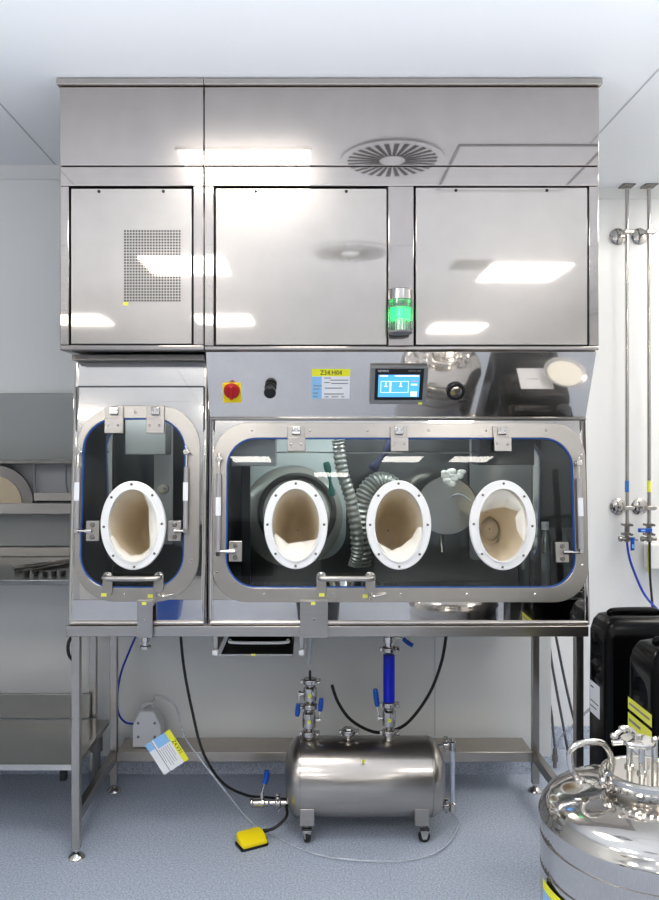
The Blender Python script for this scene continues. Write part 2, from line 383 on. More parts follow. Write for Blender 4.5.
def hinge(t, pxc, py0, py1, wpx=17):
    x0, zt = on(MW, pxc-wpx/2, py0); x1, zb = on(MW, pxc+wpx/2, py1); zm = zt-(zt-zb)*.44; xc = (x0+x1)/2
    mb = MB(MW); mb.box(x0, x1, -.022, -.0105, zm, zt); mb.box(x0+.001, x1+.003, -.034, -.020, zb, zm)
    h = mb.build('hinge', S_BRUSH, t, bev=.0015)
    mb = MB(MW); mb.box(xc-.014, xc+.016, -.034, -.0225, zt-.026, zt-.003); mb.cyl((xc-.014, -.03, zt-.026), (xc+.016, -.03, zt-.026), .005, n=12)
    mb.build('knuckle', S_CHROME, h, bev=.002)
    for sx_ in (-.008, .010): screw(h, MW, xc+sx_, zt-.013, -.034, .0045)
    for sx_ in (-.017, .018): screw(h, MW, xc+sx_, (zm+zb)/2, -.034, .0042)
def gas_spring(t, px, py0, py1, bpx, bpy_=552, half=6.5):
    x, zt = on(MW, px, py0, -.03); _, zb = on(MW, px, py1, -.03)
    bx, bz = on(MW, bpx, bpy_, -.03)
    mb = MB(MW); mb.cyl((x, -.032, zb), (x, -.032, zt-.05), .0085, n=16)
    g = mb.build('gas_spring', SPRING, t)
    mb = MB(MW); mb.cyl((x, -.032, zt-.05), (x, -.032, zt), .0035, n=10); mb.build('rod', S_CHROME, g)
    mb = MB(MW); mb.box(x-.009, x+.009, -.042, -.012, zt-.006, zt+.012); mb.cyl((x, -.036, zt+.012), (x, -.036, zt+.026), .004, n=10); mb.cyl((x-.012, -.030, zt+.003), (x+.013, -.030, zt+.003), .006, n=12); mb.build('end_fitting', S_CHROME, g, bev=.002)
    mb = MB(MW); mb.box(x-.0065, x+.0065, -.041, -.010, zb-.014, zb); mb.cyl((x, -.030, bz), (bx, -.030, bz), .0042, n=12)
    s_ = 1 if bx > x else -1
    mb.cyl((x+s_*.03, -.030, bz), (bx, -.030, bz), .0075, n=12); mb.build('link_pin', S_CHROME, g)
    mb = MB(MW); mb.box(x-.0088, x+.0088, -.0412, -.0402, (zt+zb)/2-.035, (zt+zb)/2+.03); mb.build('rating_label', WPAPER, g)
    w_ = half*2.79/780; hh = .036
    mb = MB(MW); o_ = rrect(bx-w_, bx+w_, bz-hh, bz+hh, .003, 3)
    mb.prism(o_, -.018, -.004); br = mb.build('spring_bracket', S_FRAME, t, bev=.0015)
    for s2 in (-1, 1):
        mb = MB(MW); mb.lathe([(.0085, 0), (.0085, .003), (.006, .006)], (bx, -.018, bz+s2*hh*.60), (0, -1, 0), 16); mb.build('bolt', S_DARK, br)
def handle(t, pxa, pxb, py=578.5, drop=596):
    xa, z = on(MW, pxa, py, -.05); xb, _ = on(MW, pxb, py, -.05); _, zd = on(MW, pxa, drop, -.02)
    hx = (pxb-pxa)*0
    mb = MB(MW); mb.tube([(xa-.004, -.022, z+.004), (xa-.002, -.045, z+.003), (xa+.012, -.056, z), (xb-.012, -.056, z), (xb+.002, -.045, z+.003), (xb+.004, -.022, z+.004)], .0095, n=14, k=4)
    h = mb.build('handle', S_FRAME, t)
    w_ = .0175
    for i, xx in enumerate((xa, xb)):
        lo = zd if i == 0 else zd+.012
        o_ = rrect(xx-w_, xx+w_, lo, z+.020, .015, 6); mb = MB(MW); mb.prism(o_, -.0235, -.0105); mb.build('lug', S_BRUSH, h, bev=.001)
        mb = MB(MW); mb.lathe([(.013, 0), (.013, .008), (.009, .012)], (xx, -.0235, z+.006), (0, -1, 0), 18); mb.build('end_boss', S_CHROME, h)
    # latch lever beside the right lug
    lx, lz = xb+.000, zd+.004
    mb = MB(MW); mb.lathe([(.008, 0), (.008, .014), (.004, .018)], (lx, -.0105, lz), (0, -1, 0), 16)
    mb.tube([(lx, -.024, lz), (lx+.02, -.028, lz-.003), (lx+.055, -.026, lz+.004)], .0035, n=10, k=4); mb.cyl((lx-.003, -.02, lz-.018), (lx-.003, -.02, lz+.02), .0035, n=10)
    mb.build('latch', S_CHROME, t)
    sticker(h, MW, pxa-2.5, pxa+2.8, drop-3.5, drop-.2, -.024); sticker(h, MW, pxb-8.5, pxb-3.5, drop-2, drop+1.5, -.0125)
def glove_port(t, pxc, pyc, hw, hh, roll, flaps, deep=.34, spiral=False, label=None):
    x, z = on(MW, pxc, pyc, -.01); rx = hw*2.78/F; rz = hh*2.78/F
    iy = -.006
    mb = MB(MW)
    O = ell(x, z, rx, rz, 56, roll); I = ell(x, z, rx*.735, rz*.80, 56, roll)
    I2 = ell(x, z, rx*.78, rz*.84, 56, roll)
    R = lambda L, y: [(a, y, c) for a, c in L]
    O2 = ell(x, z, rx*.975, rz*.982, 56, roll)
    mb.rings([R(O, -.003), R(O, -.016), R(O2, -.020), R(I2, -.020), R(ell(x, z, rx*.775, rz*.835, 56, roll), -.026), R(ell(x, z, rx*.745, rz*.81, 56, roll), -.026), R(I, -.020), R(I, .01)], closed=True)
    p = mb.build('glove_port', FLANGE, t, ang=28, label=label)
    for q in range(8):
        a = PI/2+q*PI/4; bx = rx*.885*math.cos(a); bz = rz*.925*math.sin(a)
        X_ = x+bx*math.cos(roll)-bz*math.sin(roll); Z_ = z+bx*math.sin(roll)+bz*math.cos(roll)
        screw(p, MW, X_, Z_, -.0195, .0046, S_DARK)
    # inner sleeve: cone running back into the chamber
    mb = MB(MW); rs = []
    N = 14; n = 48
    for i in range(N+1):
        t_ = i/N; sc = 1-.30*t_-.25*t_**3; y = -.012+deep*t_
        ring = []
        for j in range(n):
            a = 2*PI*j/n; wob = 1+.025*math.sin(5*a+6*t_)*t_+.02*math.sin(3*a-4*t_)*min(1, t_*4)
            px_ = math.cos(a)*rx*.735*sc*wob*(1-.06*math.sin(a)); pz_ = math.sin(a)*rz*.80*sc*wob
            ring.append((x+px_, y, z+pz_-.03*t_))
        rs.append(ring)
    if spiral:
        for i, sc in enumerate((.36, .28, .30, .20, .12, .02)):
            y = -.012+deep+(.03, .0, .05, .02, .05, .05)[i]
            rs.append([(x+.01+math.cos(2*PI*j/n+i*.4)*rx*sc*1.1, y, z-.02+math.sin(2*PI*j/n+i*.4)*rz*sc) for j in range(n)])
    else:
        rs.append([(x+math.cos(2*PI*j/n)*rx*.02, .0+deep+.02, z-.03+math.sin(2*PI*j/n)*rz*.02) for j in range(n)])
    mb.rings(rs, caps=False); sl_ = mb.build('sleeve', SLEEVE, p, ang=180)
    # folded cuff fabric
    for fl in flaps:
        mb = MB(MW)
        edge = [(x+fx*rx, yy, z+fz*rz) for fx, fz, yy in fl['edge']]; a0, a1 = fl['arc']
        m_n = 24; rim = []; ed = []
        for i in range(m_n+1):
            s_ = i/m_n; a = a0+(a1-a0)*s_; rim.append(Vector((x+math.cos(a)*rx*.74, -.006, z+math.sin(a)*rz*.805)))
            f_ = s_*(len(edge)-1); q = min(int(f_), len(edge)-2); ed.append(Vector(edge[q]).lerp(Vector(edge[q+1]), f_-q))
        rows = []
        for k_ in range(5):
            u = k_/4; rows.append([rim[i].lerp(ed[i], u)+Vector((0, -.012*math.sin(PI*u), 0)) for i in range(m_n+1)])
        vs = [v for r in rows for v in r]; fs = []
        w_ = m_n+1
        for r in range(4):
            for i in range(m_n): fs.append((r*w_+i, r*w_+i+1, (r+1)*w_+i+1, (r+1)*w_+i))
        mb.add(vs, fs); mb.build('cuff_fold', CUFF, p, ang=50)

PORTS = {False: [(133.5, 525.3, 32.7, 44.3, math.radians(3))], True: [(295.8, 524.5, 31.9, 44.2, 0), (398.6, 524.8, 32.4, 44.5, 0), (502.4, 525.0, 33.0, 44.8, math.radians(-2.0))]}
def isolator(label, x0, x1, win_o, win_i, ro, ri, ztop_py, is_main):
    t = thing('glove_box' if is_main else 'transfer_chamber', ((x0+x1)/2, .25, Z_B), label, 'isolator')
    # window opening in the plane
    ax0, ax1, az0, az1, _ = loopbox(MW, *win_o, 0); ix0, ix1, iz0, iz1, _ = loopbox(MW, *win_i, 0)
    # sloping shell with a rounded hole
    ztop = .6492 if is_main else on(MW, (x0+x1)/2, ztop_py)[1]
    sh = MB(MW)
    N = 10
    sh.frame(rrect(x0+.008, x1-.008, 0.001, ztop-.001, .004, N), rrect(ix0-.006, ix1+.006, iz0-.006, iz1+.006, ri, N), 0, .006)
    sh.build('front_shell', S_MIRROR, t)
    sh = MB()     # rounded vertical corner profiles, lower band, sides and roof
    y0 = 2.77-2.8
    sh.box(x0+.008, x1-.008, y0, y0+.006, Z_B+.014, .940)
    sh.build('lower_band', S_MIRROR, t)
    sh = MB(); sh.tube([(x0+.01, y0-.004, Z_B+.008), (x1-.01, y0-.004, Z_B+.008)], .0075, smooth=False, n=12); sh.build('bottom_lip', S_BRUSH, t)
    zt_w = (MW @ Vector((0, 0, ztop))); 
    side = [(y0+.006, Z_B), (.62, Z_B), (.62, 1.810 if is_main else zt_w.z), ((2.70-2.8)+.012 if is_main else zt_w.y+.006, 1.810 if is_main else zt_w.z), (.016, 1.59), (y0+.006, .94)]
    if not is_main: side = [(y0+.006, Z_B), (.62, Z_B), (.62, zt_w.z), (zt_w.y+.006, zt_w.z), (y0+.006, .94)]
    sd = MB(); sd.prismx(side, x0, x0+.006); sd.prismx(side, x1-.006, x1)
    sd.box(x0+.006, x1-.006, .614, .62, Z_B, side[2][1]); sd.box(x0+.006, x1-.006, side[3][0]+.02, .614, side[2][1]-.006, side[2][1])
    sd.box(x0+.006, x1-.006, y0+.008, .614, Z_B, Z_B+.006)
    sd.build('housing', S_SHEET, t)
    for xx in (x0+.0125, x1-.0125):
        cr_ = MB(); cr_.tube([(xx, y0+.011, Z_B+.004), (xx, y0+.011, .94), tuple((MW @ Vector((xx, .011, ztop-.005))))], .0125, smooth=False, n=16)
        cr_.build('corner_profile', S_CHROME, t)
    # chamber lining
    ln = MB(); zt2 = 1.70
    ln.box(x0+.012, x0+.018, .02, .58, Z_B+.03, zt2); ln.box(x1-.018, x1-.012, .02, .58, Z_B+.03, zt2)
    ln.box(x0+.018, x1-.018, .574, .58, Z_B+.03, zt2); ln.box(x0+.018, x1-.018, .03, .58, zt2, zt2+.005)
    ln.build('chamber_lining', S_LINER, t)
    MB().box(x0+.06, x1-.06, .10, .16, 1.672, 1.698).build('added_chamber_lamp', LAMPM, t)  # strip added out of sight above the window to light the interior
    fl = MB(); fl.box(x0+.018, x1-.018, .0, .574, Z_B+.035, Z_B+.045)
    xx = x0+.03
    while xx < x1-.03:
        fl.box(xx, xx+.004, .03, .57, Z_B+.045, Z_B+.050); xx += .012
    fl.build('slotted_floor', S_DARK, t)
    # window: frame, gasket and pane
    fr = MB(MW); fr.frame(rrect(ax0, ax1, az0, az1, ro, N), rrect(ix0, ix1, iz0, iz1, ri, N), -.0105, .002)
    wf = fr.build('window_frame', S_FRAME, t, bev=.0015)
    ga = MB(MW); ga.frame(rrect(ix0-.001, ix1+.001, iz0-.001, iz1+.001, ri, N), rrect(ix0+.0046, ix1-.0046, iz0+.0046, iz1-.0046, ri-.004, N), -.009, .004); ga.build('gasket', BLUEG, wf)
    bm = bmesh.new(); off_ = parent_world(wf)
    loops = [rrect(ix0+.004, ix1-.004, iz0+.004, iz1-.004, ri-.003, N)]
    for (pxc, pyc, hw, hh, roll) in PORTS[is_main]:
        px_, pz_ = on(MW, pxc, pyc, -.01); loops.append(ell(px_, pz_, hw*2.78/F*.86, hh*2.78/F*.9, 56, roll))
    for lp in loops:
        vv = [bm.verts.new((MW @ Vector((a, -.002, c)))-off_) for a, c in lp]
        for i in range(len(vv)): bm.edges.new((vv[i], vv[(i+1) % len(vv)]))
    bmesh.ops.triangle_fill(bm, edges=bm.edges[:], use_beauty=True, use_dissolve=False)
    me = bpy.data.meshes.new('pane'); bm.to_mesh(me); bm.free(); me.materials.append(PANE)
    pn = bpy.data.objects.new('pane', me); C.objects.link(pn); pn.parent = wf
    return t, wf

tL, wL = isolator('narrow polished steel transfer chamber with one glove port, left of the wide glove box', XL, XM-.004, (76, 199.5, 406, 601.5), (82, 185, 418.5, 587.5), .150, .115, 362, False)
tR, wR = isolator('wide polished steel glove box with three glove ports and a touch screen panel', XM+.002, XR, (213, 586, 423, 602), (226.5, 573.5, 438, 587.5), .125, .105, 420, True)
# dark shadow gap shelf between the transfer chamber and the cabinet above it
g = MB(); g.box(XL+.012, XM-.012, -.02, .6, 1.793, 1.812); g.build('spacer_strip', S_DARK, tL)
# control panel
x0, x1 = XM+.002, XR
pan = MB(MC); pan.box(x0, x1, 0, .008, .004, .2505); cp = pan.build('control_panel', S_PANEL, tR, bev=.0015)
MB(MC).box(x0, x1, -.006, .006, -.004, .003).build('panel_lip', S_BRUSH, tR, bev=.001)

F1 = dict(edge=[(-.62, -.30, .0), (-.33, -.52, .05), (.25, -.46, .07), (.60, -.33, .02)], arc=(PI*1.11, PI*1.90))
F1 = dict(edge=[(-.64, -.20, .0), (-.25, -.44, .03), (.20, -.40, .04), (.60, -.34, .01)], arc=(PI*1.12, PI*1.88))
F2 = dict(edge=[(-.62, -.40, .0), (-.18, -.58, .03), (.12, -.50, .04), (.45, -.30, .03), (.62, -.05, .01)], arc=(PI*1.16, PI*1.98))
F3a = dict(edge=[(.62, -.35, .0), (.50, -.10, .02), (.46, .16, .02), (.60, .40, .01)], arc=(PI*1.84, PI*2.20))
F3b = dict(edge=[(-.58, .28, .02), (-.20, .36, .05), (.20, .40, .05), (.56, .30, .02)], arc=(PI*.86, PI*.14))
F4a = dict(edge=[(-.66, -.22, .0), (-.42, -.52, .02), (-.12, -.70, .03), (.2, -.66, .03), (.5, -.50, .01)], arc=(PI*1.12, PI*1.76))
F4b = dict(edge=[(.5, -.50, .0), (.42, -.05, .02), (.40, .40, .02), (.25, .70, .01)], arc=(PI*1.76, PI*2.38))
glove_port(tL, 133.5, 525.3, 32.7, 44.3, math.radians(3), [F4a, F4b], label='glove port of the narrow chamber')
glove_port(tR, 295.8, 524.5, 31.9, 44.2, 0, [F1], label='left glove port with folded cuff')
glove_port(tR, 398.6, 524.8, 32.4, 44.5, 0, [F2], label='middle glove port with slanted cuff')
glove_port(tR, 502.4, 525.0, 33.0, 44.8, math.radians(-2.0), [F3a, F3b], deep=.20, spiral=True, label='right glove port with twisted sleeve end')
for px in (296, 398, 500): hinge(tR, px, 427, 452)
for px in (115.5, 156.5): hinge(tL, px, 407.5, 434)
gas_spring(tR, 219, 460, 552, 235, 551.5); gas_spring(tR, 578.5, 464, 549, 563.5, 552.5)
gas_spring(tL, 78.5, 453, 529, 91.5, 531); gas_spring(tL, 186.5, 453, 529, 174, 531)
handle(tR, 321.5, 371); handle(tL, 105.5, 157)
for px, py in ((252, 431), (310, 431), (367, 431), (428, 431), (485, 431), (545, 431), (217, 500), (217, 572), (264, 594), (332, 594), (400, 594), (466, 594), (534, 594), (581, 455), (581, 565)):
    x, z = on(MW, px, py); screw(wR, MW, x, z, -.0105)
for px, py in ((136, 412.5), (192, 455), (192, 560), (125, 594)):
    x, z = on(MW, px, py); screw(wL, MW, x, z, -.0105)
# clamping plates that hang over the table edge
def drop_plate(t, a, b_, c, d):
    M = Matrix.Translation((0, -.066, 0)); D = 2.734
    p0, p1 = W(a, c, D), W(b_, d, D)
    mb = MB(); mb.box(p0.x, p1.x, -.066, -.060, p1.z, p0.z); p = mb.build('drop_plate', S_BRUSH, t, bev=.001)
    mb = MB(); mb.box(p0.x, p1.x, -.060, -.031, p0.z-.02, p0.z); mb.build('drop_plate_flange', S_BRUSH, t)
    q0 = W(a+11 if b_-a > 20 else a+5, c+1, D); mb = MB(); mb.box(q0.x, q0.x+.015, -.067, -.066, q0.z-.010, q0.z); mb.build('sticker', YSTICK, p)
    xc = (p0.x+p1.x)/2; mb = MB(); mb.lathe([(.004, 0), (.003, .003)], (xc, -.066, (p0.z+p1.z)/2), (0, -1, 0), 12); mb.build('bolt', S_CHROME, p)
drop_plate(tR, 300, 328, 601, 638); drop_plate(tL, 137, 152.5, 601, 638)

# --- control panel fittings
def pc(px, py, off=0): x, z = on(MC, px, py, off); return x, z
a0, c1 = pc(222.5, 383); a1, c0 = pc(241.5, 402)
sw = MB(MC).prism(rrect(a0, a1, c0, c1, .004, 4), -.006, 0).build('main_switch', YELLOW, cp, label='red rotary switch on yellow plate')
# fittings deeper than one level are kept inside the switch mesh group
x, z = pc(231.5, 392, -.02)
mb = MB(MC); mb.lathe([(.029, 0), (.028, .008), (.0255, .014), (.022, .016)], (x, -.006, z), (0, -1, 0), 32); mb.box(x-.006, x+.006, -.036, -.020, z-.024, z+.024); mb.build('switch_knob', RED, cp, bev=.002)
x, z = pc(270.5, 388); mb = MB(MC); mb.lathe([(.021, 0), (.021, .004), (.017, .006), (.017, .03)], (x, 0, z), (0, -1, 0), 28); mb.lathe([(.020, 0), (.021, .006), (.021, .02), (.018, .024)], (x, -.028, z), (0, -1, 0), 28)
mb.box(x-.002, x+.002, -.054, -.050, z-.002, z+.019)
mb.build('selector_knob', BLACK, cp, label='black push-turn knob')
x, z = pc(455.5, 391); mb = MB(MC); mb.rings([[(a, y, c) for a, c in ell(x, z, r, r, 36)] for r, y in ((.033, -.001), (.033, -.010), (.030, -.014), (.021, -.014), (.020, -.003), (.020, .001))], closed=True); mb.build('port_ring', BLACK, cp, label='black ring port on mirrored panel')
# asset label
a0, c1 = pc(312, 369); a1, c0 = pc(349.5, 398.5); w_, h_ = a1-a0, c1-c0
mb = MB(MC); mb.box(a0, a1, -.0008, 0, c0, c1-h_*.24); mb.mi = 1; mb.box(a0, a1, -.0009, 0, c1-h_*.24, c1); mb.mi = 2; mb.box(a0, a0+w_*.26, -.0012, -.0003, c0, c1-h_*.25)
mb.mi = 3
for fx0, fx1, fz in ((.03, .25, .44), (.03, .20, .33), (.03, .16, .19), (.03, .15, .08), (.32, .50, .70), (.48, .96, .63), (.32, .47, .55), (.50, .95, .52), (.34, .80, .36), (.32, .84, .16), (.34, .44, .06), (.52, .70, .06), (.78, .86, .06)):
    mb.box(a0+w_*fx0, a0+w_*fx1, -.0016, -.0008, c0+h_*(fz-.014), c0+h_*(fz+.014))
mb.build('asset_label', [WPAPER, YPAPER, BPAPER, GINK], cp, label='yellow, blue and white asset label')
text('Z34.H04', .024, MC @ Matrix.Translation(((a0+a1)/2, -.0018, c1-h_*.125)), INK, cp, sx=.9)
# touch screen
TS = MC.copy()
a0, c1 = pc(371, 367, -.02); a1, c0 = pc(426, 404, -.02); w_, h_ = a1-a0, c1-c0
ts = MB(MC).prism(rrect(a0, a1, c0, c1, .003, 3), -.022, 0).build('touch_screen', GREYP, tR, bev=.0015)
fx = lambda v: a0+w_*v
fz = lambda v: c0+h_*v
MB(MC).box(fx(.075), fx(.925), -.0226, -.021, fz(.12), fz(.96)).build('bezel', BLACK, ts)
MB(MC).box(fx(.135), fx(.86), -.0232, -.0222, fz(.20), fz(.80)).build('display', SCREEN, ts)
mb = MB(MC)
def q(a, b_, c, d, m=0): mb.mi = m; mb.box(fx(a), fx(b_), -.0240, -.0230, fz(c), fz(d))
q(.16, .30, .755, .79); q(.42, .84, .755, .79)
for (a, b_, c, d) in ((.18, .345, .32, .63), (.355, .67, .32, .63)):
    q(a, b_, d-.012, d); q(a, b_, c, c+.012); q(a, a+.008, c, d); q(b_-.008, b_, c, d)
q(.335, .365, .34, .62); q(.24, .30, .48, .50); q(.26, .28, .50, .60); q(.50, .56, .48, .50); q(.52, .54, .50, .60)
q(.71, .82, .22, .35); q(.71, .82, .52, .56); q(.72, .82, .62, .635, 1)
mb.build('screen_graphics', [SCRW, SCRR], ts)
text('SIEMENS', .0105, MC @ Matrix.Translation((fx(.215), -.0232, fz(.90))), WPAPER, ts)
text('SIMATIC HMI', .0075, MC @ Matrix.Translation((fx(.76), -.0232, fz(.90))), LGREY, ts)
MB(MC).box(fx(.86), fx(.93), -.0235, -.022, fz(.0), fz(.05)).build('sticker', YSTICK, ts)

# ================================================================== INSIDE THE CHAMBERS
def inside(px, py, D): return W(px, py, D)
mb = MB(); a, b_ = W(232, 438, 2.88), W(276, 466, 2.88); mb.box(a.x, b_.x, .06, .18, b_.z, 1.64); mb.build('hanging_box', GREYP, tR, bev=.004)
mb = MB(); a, b_ = W(478, 438, 2.88), W(533, 465, 2.88); mb.box(a.x, b_.x, .06, .20, b_.z, 1.64); mb.build('hanging_box', BLACK, tR, bev=.004)
mb = MB(); a, b_ = W(240, 440, 2.92), W(249, 585, 2.92); mb.box(a.x, b_.x, .17, .20, .905, 1.695); mb.build('inner_post', BLACK, tR, bev=.002)
mb = MB(); a, b_ = W(533, 440, 3.0), W(541, 585, 3.0); mb.box(a.x, b_.x, .20, .23, .905, 1.695); mb.build('inner_post', S_CHROME, tR, bev=.002)
mb = MB(); a, b_ = W(276, 452.5, 2.9), W(530, 452.5, 2.9); mb.cyl((a.x, .10, a.z), (b_.x, .10, b_.z), .003, n=8); mb.build('cross_rod', S_CHROME, tR)
mb = MB(); a, b_ = W(121, 420, 2.92), W(163, 455, 2.92); mb.box(a.x, b_.x, .18, .30, b_.z, 1.695); mb.build('hanging_box', GREYP, tL, bev=.004)
mb = MB(); a, b_ = W(104, 420, 2.95), W(111, 585, 2.95); mb.box(a.x, b_.x, .17, .19, .905, 1.695); mb.build('inner_post', S_CHROME, tL, bev=.002)
mb = MB(); a, b_ = W(153, 456, 3.2), W(172, 545, 3.2); mb.box(a.x, b_.x, .42, .43, b_.z, a.z+.25); mb.build('inner_panel', LGREY, tL, bev=.002)
mb = MB(); p = W(164, 489, 3.0); mb.lathe([(.02, 0), (.02, .015), (.008, .016), (.008, .03)], p, (0, -1, 0), 24); mb.build('round_fitting', S_DARK, tL)
mb = MB(); a, b_ = W(250, 458, 3.34), W(346, 560, 3.34); mb.prism(rrect(a.x, b_.x, b_.z, a.z+.1, .12, 8), .545, .555); mb.build('inner_panel', GLASSP, tR)
mb = MB(); a, b_ = W(470, 455, 3.34), W(533, 560, 3.34); mb.prism(rrect(a.x, b_.x, b_.z, a.z+.1, .02, 4), .545, .555); mb.build('inner_panel', GREYP, tR)
mb = MB(); a, b_ = W(543, 448, 3.30), W(566, 560, 3.30); mb.prism(rrect(a.x, b_.x, b_.z, a.z+.1, .02, 4), .50, .51); mb.build('inner_panel', GLASSP, tR)
for i, (pts, m_2, nm_, l_, r0) in enumerate((([W(392, 440, 3.0), W(386, 452, 2.99), W(378, 462, 2.98), W(372, 470, 2.98)], mat('navy_cloth', (.01, .015, .06), .7), 'rolled_glove', 'dark navy rolled glove hanging above the middle glove port', .016),
        ([W(326, 462, 2.9), W(329, 474, 2.9), W(331, 486, 2.9), W(332, 496, 2.9)], GREENC, 'rolled_cloth', 'dark green rolled cloth hanging between left port and ribbed hose', .012))):
    tag(MB().tube(pts, r0, n=10, rf=lambda q_, r0=r0: r0*(.8+.35*math.sin(q_*9))).build(nm_, m_2), l_, 'glove' if i == 0 else 'cloth')
# round transfer lid seen behind the left port
t = thing('round_hatch', W(300, 585, 3.2), 'large polished round steel lid standing behind the left glove port', 'hatch')
p = W(292, 517, 3.20); rr_ = .21
mb = MB(); mb.lathe([(rr_, 0), (rr_, .012), (rr_*.93, .025), (rr_*.7, .045), (rr_*.3, .06), (.0, .062)], (p.x, .45, p.z), (0, -1, .12), 48); mb.build('shell', PALE, t)
mb = MB(); mb.torus((p.x+.02, .40, p.z+.02), rr_*.72, .012, (0, -1, .12), 48); mb.build('seal', RUBBER, t)
# corrugated hoses
def corrugated(pts, r, label):
    P = smooth_path(pts, 40)
    o_ = MB().tube(P, r, n=14, smooth=False, rf=lambda s: r*(1+.10*math.sin(s*2*PI*len(P)*.17))).build('corrugated_hose', mat('hose_grey', (.30, .31, .30), .3, metal=.5) if 'hose_grey' not in MATS else MATS['hose_grey'])
    return tag(o_, label, 'hose', 'corrugated hoses in the glove box')
corrugated([W(338, 440, 2.95), W(342, 470, 2.95), W(352, 505, 2.96), W(358, 545, 2.97), W(354, 566, 2.98)], .023, 'ribbed grey hose hanging straight down between the left and middle glove ports')
corrugated([W(362, 566, 3.14), W(360, 535, 3.14), W(363, 500, 3.14), W(378, 482, 3.16), W(396, 492, 3.20), W(402, 540, 3.24)], .038, 'thick ribbed grey hose arching behind the middle glove port')
# bowl with scoop
t = thing('steel_bowl', W(446, 560, 3.1), 'round grey steel bowl tilted between the middle and right glove ports', 'bowl')
p = W(447, 506, 3.1); mb = MB(); mb.lathe([(.115, 0), (.118, .004), (.112, .03), (.085, .07), (.04, .09), (.0, .095), (.0, .090), (.04, .085), (.08, .066), (.106, .03), (.111, .002)], p, (.1, 1, .1), 40); mb.build('bowl', S_FRAME, t)
mb = MB(); mb.tube([p+Vector((0, .09, -.02)), p+Vector((0, .13, -.12)), p+Vector((0, .10, -.20))], .008); mb.build('stand', S_DARK, t)
o_ = MB().tube([W(450, 497, 2.99), W(458, 494, 2.98), W(466, 497, 2.98), W(473, 502, 2.98)], .004, n=8).build('stirring_rod', S_CHROME); tag(o_, 'thin steel rod leaning across the tilted bowl in the glove box', 'rod')
mb = MB()
for i in range(14):
    mb.ball(W(452+random.uniform(-9, 10), 478+random.uniform(-7, 8), 3.02), random.uniform(.010, .02), random.uniform(.008, .012), random.uniform(.008, .018), 7, 5)
o_ = mb.build('crumpled_cloth', CLOTH, ang=20); tag(o_, 'crumpled white cloth above the tilted bowl in the glove box', 'cloth')
# pan in front of hoses
t = thing('shallow_pan', W(343, 560, 3.0), 'shallow steel pan with a dark handle behind the handle bar of the glove box', 'pan')
p = W(344, 541, 3.0); mb = MB(); mb.lathe([(.075, 0), (.085, .03), (.087, .03), (.077, -.002)], (p.x, .22, .92), n=32); mb.build('pan', S_CHROME, t)
mb = MB(); mb.tube([(p.x+.08, .2, .945), (p.x+.13, .12, .955), (p.x+.16, .08, .955)], .008); mb.build('pan_handle', BLACK, t)
# tall clear cylinders at the right
for i, (px, hh) in enumerate(((524, .30), (545, .27))):
    p = W(px, 560, 3.12); t = thing('sample_tube', (p.x, .32, .906), ['tall pale tube standing right of the right glove port', 'tall pale tube standing at the right end of the glove box'][i], 'tube', 'tall pale tubes')
    mb = MB(); mb.lathe([(.024, 0), (.024, hh*.8), (.012, hh*.9), (.012, hh*.93)], (p.x, .32, .906), n=24); mb.build('body', LENS, t)
    mb = MB(); mb.lathe([(.019, 0), (.019, hh*.55)], (p.x, .32, .909), n=20); mb.build('filling', LGREY, t)
    mb = MB(); mb.lathe([(.015, 0), (.015, .03)], (p.x, .32, .901+hh*.93), n=20); mb.build('cap', WHITEP, t)

# ================================================================== SUPPORT TABLE
tt = thing('support_table', (0.06, .3, 0), 'long stainless steel table frame on adjustable feet carrying the isolators', 'table')
TL, TR2, YF, YR = -.858, .984, 0.0, .56
mb = MB(); mb.box(TL-.004, TR2, -.046, -.004, .813, .8505); mb.build('front_rail', S_BRUSH, tt, bev=.002)
mb = MB(); mb.box(TL, TR2, .575, .61, .813, .8505); mb.build('rear_rail', S_BRUSH, tt, bev=.002)
for x in (TL, TR2-.03): MB().box(x, x+.03, -.004, .575, .813, .8505).build('side_rail', S_BRUSH, tt, bev=.002)
MB().box(TL+.03, TR2-.03, -.004, .575, .838, .8505).build('table_sheet', S_DARK, tt)
def leg(x0, x1, y0):
    l = MB().box(x0, x1, y0, y0+.03, .035, .813).build('leg', S_BRUSH, tt, bev=.0018)
    xc, yc = (x0+x1)/2, y0+.015
    MB().lathe([(.029, 0), (.030, .004), (.026, .012), (.014, .020), (.008, .024), (.008, .045)], (xc, yc, 0), n=28).build('foot', S_CHROME, l)
leg(TL+.001, TL+.030, YF); leg(TR2-.030, TR2-.001, YF); leg(TL+.001, TL+.030, YR-.02); leg(TR2-.030, TR2-.001, YR-.02)
for x in (TL+.001, TR2-.030): MB().box(x, x+.029, YF+.031, YR-.021, .133, .175).build('stretcher', S_BRUSH, tt, bev=.0018)
MB().box(TL+.031, TR2-.031, YR-.020, YR+.145, .133, .175).build('rear_ledge', S_LEDGE, tt, bev=.0018)

